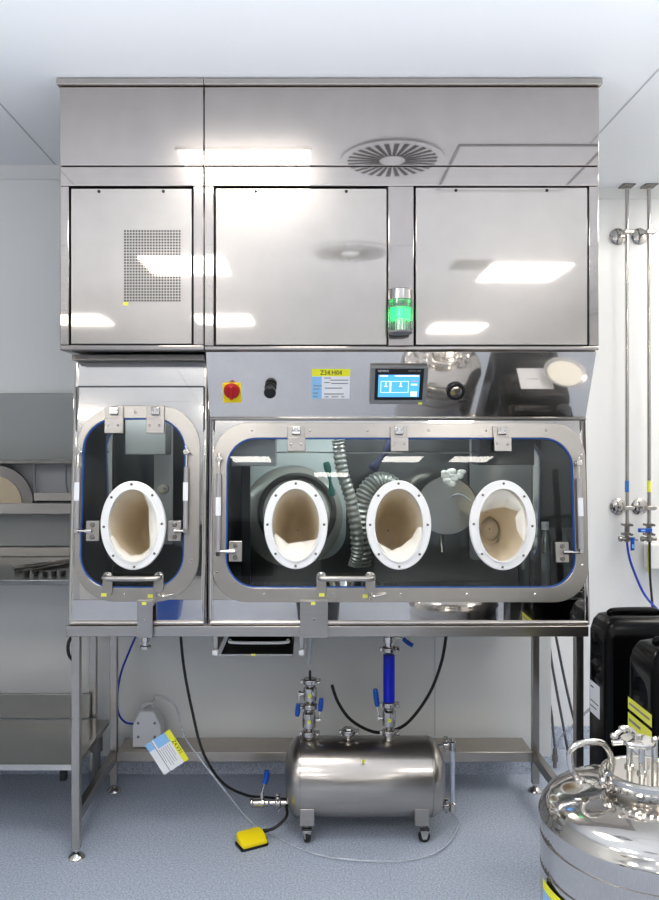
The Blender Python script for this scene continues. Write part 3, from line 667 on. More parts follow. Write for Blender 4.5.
# ================================================================== TRAY UNDER THE TABLE
p0, p1 = W(213, 638, 2.85), W(304, 656, 2.85)
t = thing('pull_out_tray', ((p0.x+p1.x)/2, .2, .75), 'dark pull out tray slung under the table left of the tank pipes', 'tray')
for x in (p0.x, p1.x-.018):
    r_ = MB().box(x, x+.018, .05, .45, .735, .812).build('slide_rail', S_BRUSH, t, bev=.002)
    MB().box(x-.001, x+.019, .035, .052, .725, .745).build('end_cap', WHITEP, r_, bev=.002)
MB().box(p0.x+.018, p1.x-.018, .06, .45, .80, .8125).build('top_plate', BLACKM, t)
mb = MB(); mb.prismz(rrect(p0.x+.045, p1.x-.045, .10, .40, .03, 6), .745, .765); mb.build('tray_pan', mat('pan_dark', (.05, .048, .045), .2, metal=.8), t, bev=.006)
mb = MB(); mb.tube([(p0.x+.06, .085, .770), (p0.x+.075, .075, .762), (p1.x-.075, .075, .762), (p1.x-.06, .085, .770)], .006); mb.build('pan_rim', WHITEP, t)
MB().box(p0.x+.03, p1.x-.04, .045, .42, .722, .727).build('bottom_plate', S_BRUSH, t)
MB().box(p0.x+.14, p0.x+.155, .0435, .0455, .7205, .7285).build('sticker', YSTICK, t)

# ================================================================== HORIZONTAL TANK
TD = 3.03; ty = TD-2.8
def T(px, py, D=TD): return W(px, py, D)
tz = .206; tr = .146; xa, xb = T(285, 0).x, T(443.5, 0).x
tk = thing('horizontal_tank', ((xa+xb)/2, ty, 0), 'brushed steel horizontal tank on casters beneath the glove box', 'tank')
mb = MB(); prof = []
for i in range(9): a = PI/2*i/8; prof.append((tr*math.sin(a)**.75 if i else 0, .058*(1-math.cos(a))))
L_ = xb-xa
prof += [(tr, L_-.058)] + [(r, L_-d) for r, d in prof[::-1][1:]]
mb.lathe(prof, (xa, ty, tz), (1, 0, 0), 56, caps=False); mb.build('shell', S_TANK, tk, ang=60)
mb = MB()
for x in (xa+.060, xb-.060): mb.torus((x, ty, tz), tr, .0012, (1, 0, 0), 56, 6)
mb.build('weld_seam', S_DARK, tk)
mb = MB(); p = T(361, 750); mb.box(p.x-.006, p.x+.006, ty-.1275, ty-.123, p.z+.002, p.z+.012); mb.build('sticker', YSTICK, tk)
for i, (px, yy) in enumerate(((307, -.10), (421, -.10), (307, .09), (421, .09))):
    x = T(px, 0, 2.93).x if yy < 0 else T(px, 0, 2.93).x
    w_ = .027; Y = ty+yy
    c = MB().box(x-w_, x+w_, Y-.03, Y+.03, .072, .135).build('caster', S_BRUSH, tk, bev=.002)
    MB().lathe([(.016, 0), (.016, .006), (.008, .006), (.008, .012)], (x, Y, .060), n=16).build('swivel', S_DARK, c)
    sgn = 1 if i % 2 else 0
    mb = MB(); cx = x+.012*sgn
    mb.prism([(cx-.018, .052), (cx+.018, .052), (cx+.008, .016), (cx-.008, .016)], Y-.016, Y-.012); mb.prism([(cx-.018, .052), (cx+.018, .052), (cx+.008, .016), (cx-.008, .016)], Y+.012, Y+.016); mb.box(cx-.018, cx+.018, Y-.016, Y+.016, .048, .053)
    mb.build('fork', S_CHROME, c)
    if sgn: mb = MB(); mb.lathe([(.019, -.010), (.022, -.006), (.022, .006), (.019, .010)], (cx, Y, .022), (0, 1, 0), 24)
    else: mb = MB(); mb.lathe([(.019, -.010), (.022, -.006), (.022, .006), (.019, .010)], (cx, Y, .022), (.9, .25, 0), 24)
    mb.build('wheel', RUBBER, c)
def ferrule(mb, x, z, y=ty, r=.021, h=.012):
    mb.lathe([(r*.8, 0), (r, h*.3), (r, h*.7), (r*.8, h)], (x, y, z), n=24)
def clamp(parent, x, z, y=ty, ax=(0, 0, 1), r=.028, flip=1):
    ax = Vector(ax); side = Vector((1, 0, 0)) if abs(ax.x) < .5 else Vector((0, 0, 1))
    mb = MB(); c = Vector((x, y, z)); mb.lathe([(r*.82, -.012), (r, -.008), (r, .008), (r*.82, .012)], c, ax, 24)
    e0 = c+side*flip*(r+.006); mb.box(e0.x-.009, e0.x+.007, y-.010, y+.010, e0.z-.009, e0.z+.009)
    e1 = c-side*flip*(r+.004); mb.box(e1.x-.005, e1.x+.005, y-.007, y+.007, e1.z-.006, e1.z+.006)
    o2 = (Vector((0, 0, 1)) if abs(ax.x) < .5 else Vector((1, 0, 0)))
    mb.cyl(e0-Vector((0, .018, 0)), e0+Vector((0, .01, 0)), .003, n=8)
    mb.ball(e0-Vector((0, .018, 0)), .007, .005, .006, 10, 6)
    return mb.build('clamp', S_VALVE, parent, bev=.001)
def ball_valve(parent, x, z, lever, side=-1, y=ty, h=.075, label=None):
    # vertical body from z up; lever = direction of the blue handle
    mb = MB(); mb.lathe([(.013, 0), (.015, h*.12), (.025, h*.18), (.027, h*.5), (.025, h*.82), (.013, h*.88), (.013, h)], (x, y, z), n=24)
    for a in range(4):
        mb.cyl((x+.023*math.cos(a*PI/2+.78), y+.023*math.sin(a*PI/2+.78), z+h*.14), (x+.023*math.cos(a*PI/2+.78), y+.023*math.sin(a*PI/2+.78), z+h*.86), .0035, n=8)
    v = mb.build('ball_valve', S_VALVE, parent)
    zc = z+h*.5; x2 = x+side*.040
    mb = MB(); mb.cyl((x, y, zc), (x2, y, zc), .008, n=14); mb.cyl((x2-.004, y, zc-.0), (x2+.004, y, zc), .012, n=14); mb.build('stem', S_CHROME, v)
    d = Vector(lever); L = d.length; d.normalize(); p0 = Vector((x2, y-.004, zc))
    mb = MB(); mb.tube([p0, p0+d*L*.45], .0038, smooth=False, n=8); mb.build('lever', S_CHROME, v)
    mb = MB(); mb.tube([p0+d*L*.42, p0+d*L*.55, p0+d*L*.9, p0+d*L], .009, n=12, k=3, rf=lambda s: .0075+.003*math.sin(PI*min(1, s*1.1))); mb.build('lever_grip', BLUEP, v)
    MB().box(x-.006, x+.006, y-.0285, y-.0265, zc-.006, zc+.006).build('sticker', YSTICK, v)
    return v
# left stack
x1_ = T(309, 0).x; zt_ = tz+tr
mb = MB(); mb.lathe([(.014, 0), (.014, .020)], (x1_, ty, zt_-.005), n=20); mb.build('nozzle', S_CHROME, tk)
clamp(tk, x1_, zt_+.018); ball_valve(tk, x1_, zt_+.028, (-.0+.008, 0, .085), 1, h=.085)
clamp(tk, x1_+.004, zt_+.124, flip=-1); ball_valve(tk, x1_+.004, zt_+.134, (-.010, 0, -.085), -1, h=.075); clamp(tk, x1_+.004, zt_+.220)
mb = MB(); mb.tube([(x1_+.004, ty, zt_+.228), (x1_+.004, ty, zt_+.262)], .005, smooth=False); mb.build('vent_plug', BLACK, tk)
# middle ferrule
x2_ = T(348.5, 0).x; mb = MB(); mb.lathe([(.012, 0), (.012, .02)], (x2_, ty, zt_-.004), n=20); mb.build('nozzle', S_CHROME, tk); clamp(tk, x2_, zt_+.024)
mb = MB(); mb.lathe([(.022, 0), (.018, .006), (.0, .008)], (x2_, ty, zt_+.034), n=24); mb.build('end_cap', S_CHROME, tk)
# right stack under the blue hose
x3_ = T(389, 0).x; mb = MB(); mb.lathe([(.017, 0), (.017, .02)], (x3_, ty, zt_-.005), n=20); mb.build('nozzle', S_CHROME, tk)
clamp(tk, x3_, zt_+.022, r=.027); ball_valve(tk, x3_, zt_+.034, (-.014, 0, .115), -1, h=.085); clamp(tk, x3_, zt_+.130, r=.027, flip=1)
# blue hose section between the tank and the glove box outlet
zb_ = zt_+.1432; ztp = T(0, 655).z
bh = MB().cyl((x3_, ty, zb_), (x3_, ty, ztp), .0225, n=32).build('blue_hose', BLUEH); tag(bh, 'short wide bright blue hose between tank and glove box outlet', 'hose')
# glove box outlet valve above the hose
clamp(tR, x3_, ztp+.022, r=.027)
mb = MB(); mb.cyl((x3_, ty, ztp+.032), (x3_, ty, .812), .017, n=20); mb.lathe([(.024, 0), (.024, .02)], (x3_, ty, ztp+.052), n=20); ov = mb.build('outlet_pipe', S_CHROME, tR)
a, b_ = T(400, 638), T(412, 644)
mb = MB(); mb.tube([(x3_, ty, a.z+.002), (a.x, ty-.01, a.z+.003), (b_.x-.01, ty-.02, b_.z+.012)], .0035); mb.build('lever', S_CHROME, ov)
mb = MB(); mb.tube([(a.x+.012, ty-.012, a.z+.0), (b_.x-.02, ty-.02, b_.z+.010), (b_.x, ty-.025, b_.z)], .008); mb.build('lever_grip', BLUEP, ov)
# level gauge on the right end
gx = T(452.5, 0).x; z_hi = T(0, 745).z; z_lo = T(0, 806).z
for zz in (z_hi, z_lo):
    mb = MB(); mb.tube([(xb-.03, ty, zz), (gx, ty, zz)], .0065, smooth=False); mb.lathe([(.014, -.02), (.014, .012), (.008, .016), (.008, .026)], (gx, ty, zz), n=20); mb.build('gauge_fitting', S_CHROME, tk)
    clamp(tk, xb+.010, zz, ax=(1, 0, 0), r=.016)
mb = MB(); mb.cyl((gx, ty, z_lo+.01), (gx, ty, z_hi-.01), .0085, n=16); mb.build('gauge_tube', mat('gauge_plastic', (.52, .57, .68), .15), tk)
# drain valve on the left end
vz = T(0, 803).z; vx = T(262, 0).x
mb = MB(); mb.cyl((xa+.02, ty, vz), (vx+.03, ty, vz), .011, n=16); mb.lathe([(.014, 0), (.020, .005), (.020, .008), (.016, .012), (.018, .018), (.018, .055), (.013, .06), (.013, .07)], (T(250, 0).x, ty, vz), (1, 0, 0), 24); dv = mb.build('drain_valve', S_CHROME, tk)
clamp(tk, T(278, 0).x, vz, ax=(1, 0, 0), r=.020)
mb = MB(); mb.cyl((vx, ty, vz), (vx, ty, vz+.040), .008, n=14); mb.tube([(vx, ty, vz+.038), (vx+.012, ty, vz+.085)], .004, smooth=False); mb.build('lever', S_CHROME, dv)
mb = MB(); mb.tube([(vx+.010, ty, vz+.078), (vx+.017, ty, vz+.10), (vx+.019, ty, vz+.125)], .0105); mb.build('lever_grip', BLUEP, dv)
# outlet valve under the transfer chamber
t = thing('outlet_valve', W(145, 640, 2.86), 'small steel valve with blue lever under the narrow chamber', 'valve')
p = W(145.5, 636, 2.86); mb = MB(); mb.lathe([(.016, 0), (.016, .042), (.012, .044), (.012, .056), (.020, .058), (.020, .066)], (p.x, .06, .812), (0, 0, -1), 24); mb.build('body', S_CHROME, t)
mb = MB(); mb.tube([(p.x+.01, .06, .800), (p.x+.03, .055, .795), (p.x+.055, .05, .801)], .008); mb.build('lever_grip', BLUEP, t)
mb = MB(); mb.tube([(p.x-.014, .06, .80), (p.x-.03, .06, .80), (p.x-.03, .06, .785)], .004, smooth=False); mb.build('side_spigot', S_DARK, t)

# ================================================================== CABLES AND TUBES
def cable(name, pts, r, m, label, cat='cable', group=None, n=10):
    pts = [Vector((p[0], p[1], max(p[2], r+.003))) for p in pts]
    return tag(MB().tube(pts, r, n=n, k=8).build(name, m), label, cat, group)
cable('power_cable', [W(180.5, 634, 2.95), W(184, 668, 2.95), W(192, 710, 2.97), (W(203, 752, 2.98)), W(222, 782, 3.06), W(246, 795, 3.12), W(268, 797.5, 3.16), W(290, 800, 3.2)], .0052, RUBBER, 'long black cable hanging from the table and curving behind the drain valve')
cable('pedal_cable', [W(286, 806, 3.05), W(287, 815, 2.98), W(281, 823, 2.96), W(272, 829, 2.945), W(263, 830.5, 2.94)], .0055, RUBBER, 'short black cable curling from the tank end to the yellow foot pedal')
cable('sagging_hose', [W(332, 685, 3.14), W(338, 702, 3.14), W(350, 719, 3.15), W(368, 730, 3.17), W(384, 732, 3.18), W(406, 724, 3.18), W(428, 696, 3.17), W(441, 664, 3.15), W(446.5, 634, 3.12)], .0062, RUBBER, 'black hose sagging in a loop behind the blue hose')
cable('black_hook_cable', [W(74, 633, 2.9), W(68.5, 643, 2.9), W(69, 655, 2.9), W(75, 662, 2.92)], .006, RUBBER, 'short black cable loop beside the left front table leg')
cable('blue_air_tube', [W(135.5, 637, 3.41), W(129, 652, 3.41), W(121, 673, 3.41), W(117.5, 695, 3.42), W(118.5, 713, 3.42), W(125, 722, 3.42), W(133.5, 723.8, 3.42)], .0045, BLUET, 'thin dark blue tube looping behind the left rear leg to the white box', 'tube')
cable('clear_pump_tube', [W(153, 701, 3.42), W(158, 695, 3.38), W(175, 706, 3.2), W(184, 735, 3.05), W(201, 760, 2.98), W(222, 787, 2.95), W(247, 818, 3.0), W(266, 833, 2.99), W(310, 853, 2.84), W(350, 863, 2.79), W(400, 865, 2.78), W(440, 850, 2.85), W(458, 826, 3.02), W(452, 812, 3.15)], .0042, CLEAR, 'thin clear tube trailing from the white box across the floor', 'tube')
cable('drain_tube', [W(309, 663, 3.02), W(309.5, 650, 3.02), W(311, 634, 3.02)], .011, CLEAR, 'clear tube dropping from the table beside the left tank valves', 'tube')

# ================================================================== FOOT PEDAL
p = W(252, 842, 2.91)
t = thing('foot_pedal', (p.x, p.y, 0), 'yellow foot pedal lying on the floor left of the tank', 'foot pedal')
Mp = Matrix.Translation((p.x, p.y, 0)) @ Matrix.Rotation(math.radians(28), 4, 'Z') @ Matrix.Diagonal((1.02, .70, .72, 1))
mb = MB(Mp); mb.prismz(rrect(-.056, .052, -.055, .050, .012, 4), 0, .012); mb.build('base', BLACK, t, bev=.002)
mb = MB(Mp); mb.rings([[(x, -.052, z) for x, z in rrect(-.05, .046, .012, .030, .008, 4)], [(x, -.02, z) for x, z in rrect(-.054, .050, .012, .048, .012, 4)], [(x, .025, z) for x, z in rrect(-.054, .050, .012, .064, .014, 4)], [(x, .05, z) for x, z in rrect(-.048, .044, .012, .060, .014, 4)]]); mb.build('cover', YELLOW, t, bev=.002)
mb = MB(Mp); mb.cyl((.048, .03, .035), (.075, .035, .032), .009, n=12); mb.build('cable_gland', BLACK, t)
mb = MB(Mp); mb.cyl((.049, -.015, .025), (.053, -.015, .025), .005, n=10); mb.build('hinge_pin', BLACK, t)

# ================================================================== WHITE PUMP BOX, TAG
a, b_ = W(132.5, 711.5, 3.385), W(161, 748, 3.385)
t = thing('pump_box', ((a.x+b_.x)/2, .62, .176), 'white plastic box with chamfered top sitting on the rear ledge of the table', 'box')
w_ = b_.x-a.x; zb_ = .176; hh = a.z-zb_
mb = MB(); mb.prism([(a.x, zb_), (a.x, zb_+hh*.62), (a.x+w_*.24, zb_+hh), (a.x+w_*.74, zb_+hh), (a.x+w_*.98, zb_+hh*.62), (b_.x, zb_)], .585, .665); mb.build('body', mat('white_matt', (.62, .63, .66), .5), t, bev=.004)
for fx_, fz_ in ((.2, .3), (.2, .68), (.78, .3), (.78, .68)):
    mb = MB(); mb.lathe([(.006, 0), (.006, .002)], (a.x+w_*fx_, .585, zb_+hh*fz_), (0, -1, 0), 14); mb.build('screw', GREYP, t)
mb = MB(); mb.tube([W(141, 711, 3.43), W(145, 705, 3.43), W(152, 704, 3.43), W(155, 712, 3.43)], .010); mb.build('tube_elbow', LGREY, t)
# tag, hung from the clear tube
Mt = Matrix.Translation(W(167.5, 753, 2.97)) @ Matrix.Rotation(math.radians(57), 4, 'Y')
t = thing('hanging_tag', W(167, 745, 2.97), 'white, blue and yellow paper tag hanging tilted in front of the white box', 'tag')
mb = MB(Mt)      # local x along the short reading direction, z across; built flat with bands
hw, hh = .072, .056
mb.box(-hw, hw*.88, -.0006, .0006, -hh, hh); mb.mi = 1; mb.box(-hw, hw*.88, -.0012, -.0004, hh*.62, hh)
mb.mi = 2; mb.box(-hw, -hw*.45, -.0012, -.0004, -hh*.35, hh*.60); mb.box(-hw, -hw*.55, -.0012, -.0004, -hh, -hh*.55)
mb.mi = 3
for i in range(6): mb.box(-hw*.38, hw*(.3+.4*random.random()), -.0012, -.0006, hh*(.42-.16*i), hh*(.445-.16*i))
mb.box(-hw, hw*.88, -.0014, -.0006, -hh*.52, -hh*.48)
pl = mb.build('paper', [WPAPER, YPAPER, BPAPER, GINK], t)
text('Z4.V31', .020, Mt @ Matrix.Translation((0, -.0016, hh*.80)), INK, t)

# ================================================================== WORKBENCH AT LEFT
t = thing('workbench', (-1.6, .4, 0), 'stainless steel workbench with lower shelf at the left edge', 'workbench')
BX0, BX1 = -2.3, -.866; by0, by1 = .10, .62
MB().box(BX0, BX1, by0, .72, .968, .988).build('worktop', S_BENCH, t, bev=.002)
MB().box(BX0, BX1, .70, .718, .989, 1.03).build('upstand', S_BRUSH, t, bev=.002)
MB().box(BX0, BX1-.002, by0, .58, .280, .300).build('lower_shelf', S_BENCH, t, bev=.002)
MB().box(BX0, BX1-.002, by0-.004, by0-.0005, .282, .302).build('shelf_edge', S_CHROME, t)
MB().box(BX0, BX1-.09, .585, .60, .302, .41).build('shelf_upstand', S_BENCH, t, bev=.002)
mb = MB(); 
for (x, y) in ((BX1-.10, .61), (BX0+.03, .61), (BX0+.03, by0+.02)):
    l = MB().box(x, x+.03, y, y+.03, .06, .967).build('leg', S_BRUSH, t, bev=.002)
    MB().cyl((x+.015, y+.015, 0), (x+.015, y+.015, .065), .018, n=20).build('foot', GREYP, l)
l = MB().box(-.896, -.868, by0+.03, by0+.06, .06, .279).build('leg', S_BRUSH, t, bev=.002)
MB().cyl((-.882, by0+.045, 0), (-.882, by0+.045, .06), .018, n=20).build('foot', GREYP, l)
MB().box(-.935, -.912, by0+.01, by0+.04, .235, .279).build('corner_block', BLACK, t, bev=.002)
x = (W(96.5, 0, 3.42)).x
mb = MB(); mb.cyl((x, .62, .0), (x, .62, .18), .017, n=20); mb.cyl((x, .62, .15), (x, .62, .225), .026, n=20); mb.build('foot_sleeve', GREYP, t)
# splash panel on the wall
t = thing('splash_panel', (-1.9, .73, 1.03), 'dull grey steel splash panel on the wall above the workbench', 'wall panel')
MB().box(-3.0, -.90, .722, .757, 1.032, 1.723).build('sheet', mat('splash_grey', (.34, .35, .345), .35, metal=.3), t, bev=.003)
# wall shelf
t = thing('wall_shelf', (-1.5, .6, 1.2), 'narrow steel wall shelf with a rim above the workbench', 'shelf')
D_ = 3.4
z_r = W(0, 461.5, D_).z; z_s1 = W(0, 503, D_).z; z_s0 = W(0, 514, D_).z; yb = D_-2.8
MB().box(-2.6, -.905, yb, .721, z_r-.010, z_r+.006).build('top_rail', S_DARK, t, bev=.002)
MB().box(-2.6, -.905, .705, .7215, z_s1, z_r-.011).build('back_sheet', LGREY, t)
MB().box(-2.6, -.905, yb, .704, z_s0, z_s1-.002).build('shelf_board', S_BRUSH, t, bev=.002)
MB().box(W(34, 0, D_).x, -.905, yb-.004, yb-.001, z_s1+.010, z_s1+.045).build('front_rim', S_FRAME, t, bev=.001)
MB().box(W(34, 0, D_).x, -.905, yb+.03, yb+.036, z_s1+.0, z_s1+.016).build('inner_rim', BLACK, t)
for px in (32.5, 65):
    p = W(px, 470, D_); mb = MB(); mb.tube([(p.x, yb+.02, z_r-.012), (p.x, yb+.02, z_r-.10), (p.x+.012, yb+.03, z_s1+.01)], .008 if px < 50 else .004, n=8); mb.build('bracket', GREYP, t)
t = thing('round_dish', W(-3, 505, 3.42), 'beige round dish with dark rim leaning on the wall shelf', 'dish')
p = W(-4, 506, 3.45)
cz = z_s1-.002
mb = MB(); mb.add([(p.x, .64, cz)]+[(p.x+.165*math.cos(PI*i/32), .64, cz+.165*math.sin(PI*i/32)) for i in range(33)]+[(p.x, .66, cz)]+[(p.x+.165*math.cos(PI*i/32), .66, cz+.165*math.sin(PI*i/32)) for i in range(33)],
                  [(0, i+1, i+2) for i in range(32)]+[(34, 36+i, 35+i) for i in range(32)]+[(1+i, 35+i, 36+i, 2+i) for i in range(32)]+[(0, 34, 35, 1), (0, 33, 67, 34)])
mb.build('rim', S_DARK, t)
mb = MB(); mb.add([(p.x, .636, cz)]+[(p.x+.118*math.cos(PI*i/32), .636, cz+.118*math.sin(PI*i/32)) for i in range(33)], [(0, i+1, i+2) for i in range(32)]); mb.build('face', DISC, t)
# small things on the worktop
t = thing('instrument_rail', W(58, 575, 3.1), 'angled steel rail with small black clamps on the workbench worktop', 'rail')
mb = MB(); a, b_ = (-1.18, .30, .999), (-.90, .66, .999); mb.tube([a, b_], .009, smooth=False); mb.tube([(a[0]+.07, a[1], .994), (b_[0]-.01, b_[1]-.05, .999)], .005, smooth=False); mb.build('rail', S_CHROME, t)
for i in range(5): MB().box(-1.10+.035*i, -1.085+.035*i, .20, .22, .989, 1.004).build('rail_clamp', BLACK, t, bev=.001)

# ================================================================== GAS PIPES AT RIGHT
def gas_pipe(px, label, vlab, lever, band, n_):
    D = 3.775; x = W(px, 0, D).x; y = D-2.8; zt = W(0, 524, D).z
    t = thing('gas_pipe', (x, y, zt), label, 'pipe', 'steel gas pipes on the right wall')
    MB().cyl((x, y, zt), (x, y, CEIL-.003), .0095, n=20).build('pipe', S_VALVE, t)
    MB().box(x-.03, x+.03, y-.035, y+.03, CEIL-.006, CEIL-.001).build('ceiling_plate', S_DARK, t)
    for py in (232, 508):
        z = W(0, py, D).z
        c = MB().lathe([(.041, 0), (.041, .004), (.034, .010), (.012, .016)], (x-.012, 1.058, z), (0, -1, 0), 32).build('wall_rosette', S_VALVE, t)
        MB().tube([(x-.012, 1.045, z), (x-.012, y+.02, z), (x-.003, y+.01, z)], .007).build('bracket_arm', S_CHROME, c)
        mb = MB(); mb.box(x-.017, x+.026, y-.017, y+.017, z-.010, z+.010); mb.cyl((x+.026, y-.016, z), (x+.026, y+.016, z), .007, n=12); mb.build('pipe_clamp', S_FRAME, c, bev=.003)
    zb = W(0, 492, D).z; MB().cyl((x, y, zb-.0), (x, y, zb+.055), .0100, n=20).build('colour_band', band, t)
    v = MB(); z = zt
    v.lathe([(.018, 0), (.018, -.01), (.012, -.012), (.012, -.04), (.018, -.042), (.018, -.052)], (x, y, z), n=20)
    for a in (-1, 1):
        for c2 in (0, -.046): v.cyl((x+a*.016, y-.022, z-.004+c2), (x+a*.016, y+.022, z-.004+c2), .006, n=10)
    v.cyl((x-.035, y, z-.072), (x+.035, y, z-.072), .009, n=14); v.cyl((x-.038, y, z-.072), (x-.026, y, z-.072), .013, n=14); v.lathe([(.012, 0), (.010, .03)], (x, y, z-.085), n=14)
    vv = v.build('valve', S_DARK, t)
    mb = MB()
    if lever == 'down': mb.box(x+.008, x+.026, y-.028, y-.018, z-.125, z-.062)
    else: mb.box(x-.062, x+.004, y-.028, y-.018, z-.038, z-.018)
    g_ = mb.build('lever_grip', BLUEP, vv, bev=.003)
    mb = MB()
    if lever == 'down': mb.box(x+.013, x+.021, y-.0295, y-.028, z-.113, z-.095)
    else: mb.box(x-.05, x-.03, y-.0295, y-.028, z-.032, z-.024)
    mb.build('grip_marking', BPAPER, vv)
    mb = MB(); mb.tube([(x+.01, y, z-.068), (x+.05, y-.01, z-.077)], .004, smooth=False) if lever == 'down' else mb.tube([(x, y-.02, z-.028), (x+.01, y, z-.028)], .006, smooth=False)
    mb.build('valve_stem', S_DARK, vv)
    return x, y, z
x, y, z = gas_pipe(627, 'left gas pipe with blue band and blue tube below its valve', '', 'down', mat('band_blue', (.05, .2, .5), .5), 0)
cable('blue_gas_tube', [(x, y, z-.087), (x+.003, y-.01, z-.14), W(632, 566, 3.75), W(643, 592, 3.72), W(656, 608, 3.67), W(668, 618, 3.66), W(690, 640, 3.66)], .0055, BLUET, 'blue tube hanging from the left gas pipe valve down behind the cans', 'tube')
x, y, z = gas_pipe(649, 'right gas pipe with yellow band and sideways blue valve lever', '', 'side', YSTICK, 1)
cable('black_gas_tube', [W(649.5, 538, 3.775), W(650, 575, 3.75), W(652, 600, 3.72), W(655, 640, 3.72), W(660, 690, 3.7), W(663, 757, 3.7)], .0055, RUBBER, 'black tube hanging from the right gas pipe valve', 'tube')
t = thing('wall_box', W(662, 560, 3.8), 'white box with yellow strip on the wall below the right gas valve', 'box')
a, b_ = W(650, 545, 3.78), W(685, 569, 3.78); mb = MB(); mb.box(a.x, b_.x, .97, 1.056, b_.z, a.z); mb.build('body', WHITEP, t, bev=.004)
mb = MB(); a2 = W(648, 544, 3.78); mb.box(a.x-.006, a.x-.001, .975, 1.0, b_.z-.02, a.z); mb.build('yellow_strip', YSTICK, t)

# leaning hoses by the recess
for i, (pts, l) in enumerate((([W(555.5, 634, 3.45), W(563, 672, 3.5), W(571, 708, 3.55), W(580, 742, 3.6)], 'dark hose slanting down nearest the right front leg'),
                 ([W(549, 640, 3.62), W(552, 664, 3.6), W(558, 698, 3.6), W(564, 730, 3.6), W(569, 758, 3.6)], 'dark hose slanting down to the floor between the right legs'),
                 ([W(550, 705, 3.62), W(552, 718, 3.6), W(553.5, 735, 3.6), W(555, 748, 3.6)], 'short dark hose ending in a steel coupling between the right legs'))):
    o_ = cable('drain_hose', pts, .0058, mat('hose_dark', (.12, .12, .13), .4) if i == 0 else MATS['hose_dark'], l, 'hose', 'hoses between the right table legs')
    if i == 2:
        p = pts[-1]; MB().lathe([(.007, 0), (.011, -.01), (.011, -.03), (.014, -.034), (.014, -.06), (.009, -.065), (.009, -.09)], p, n=16).build('coupling', S_DARK, o_)
cable('clear_hose', [W(556, 748, 3.5), W(562, 736, 3.45), W(571, 728, 3.35), W(582, 716, 3.3), W(600, 700, 3.2)], .006, CLEAR, 'clear hose crossing diagonally between the right table legs', 'hose')

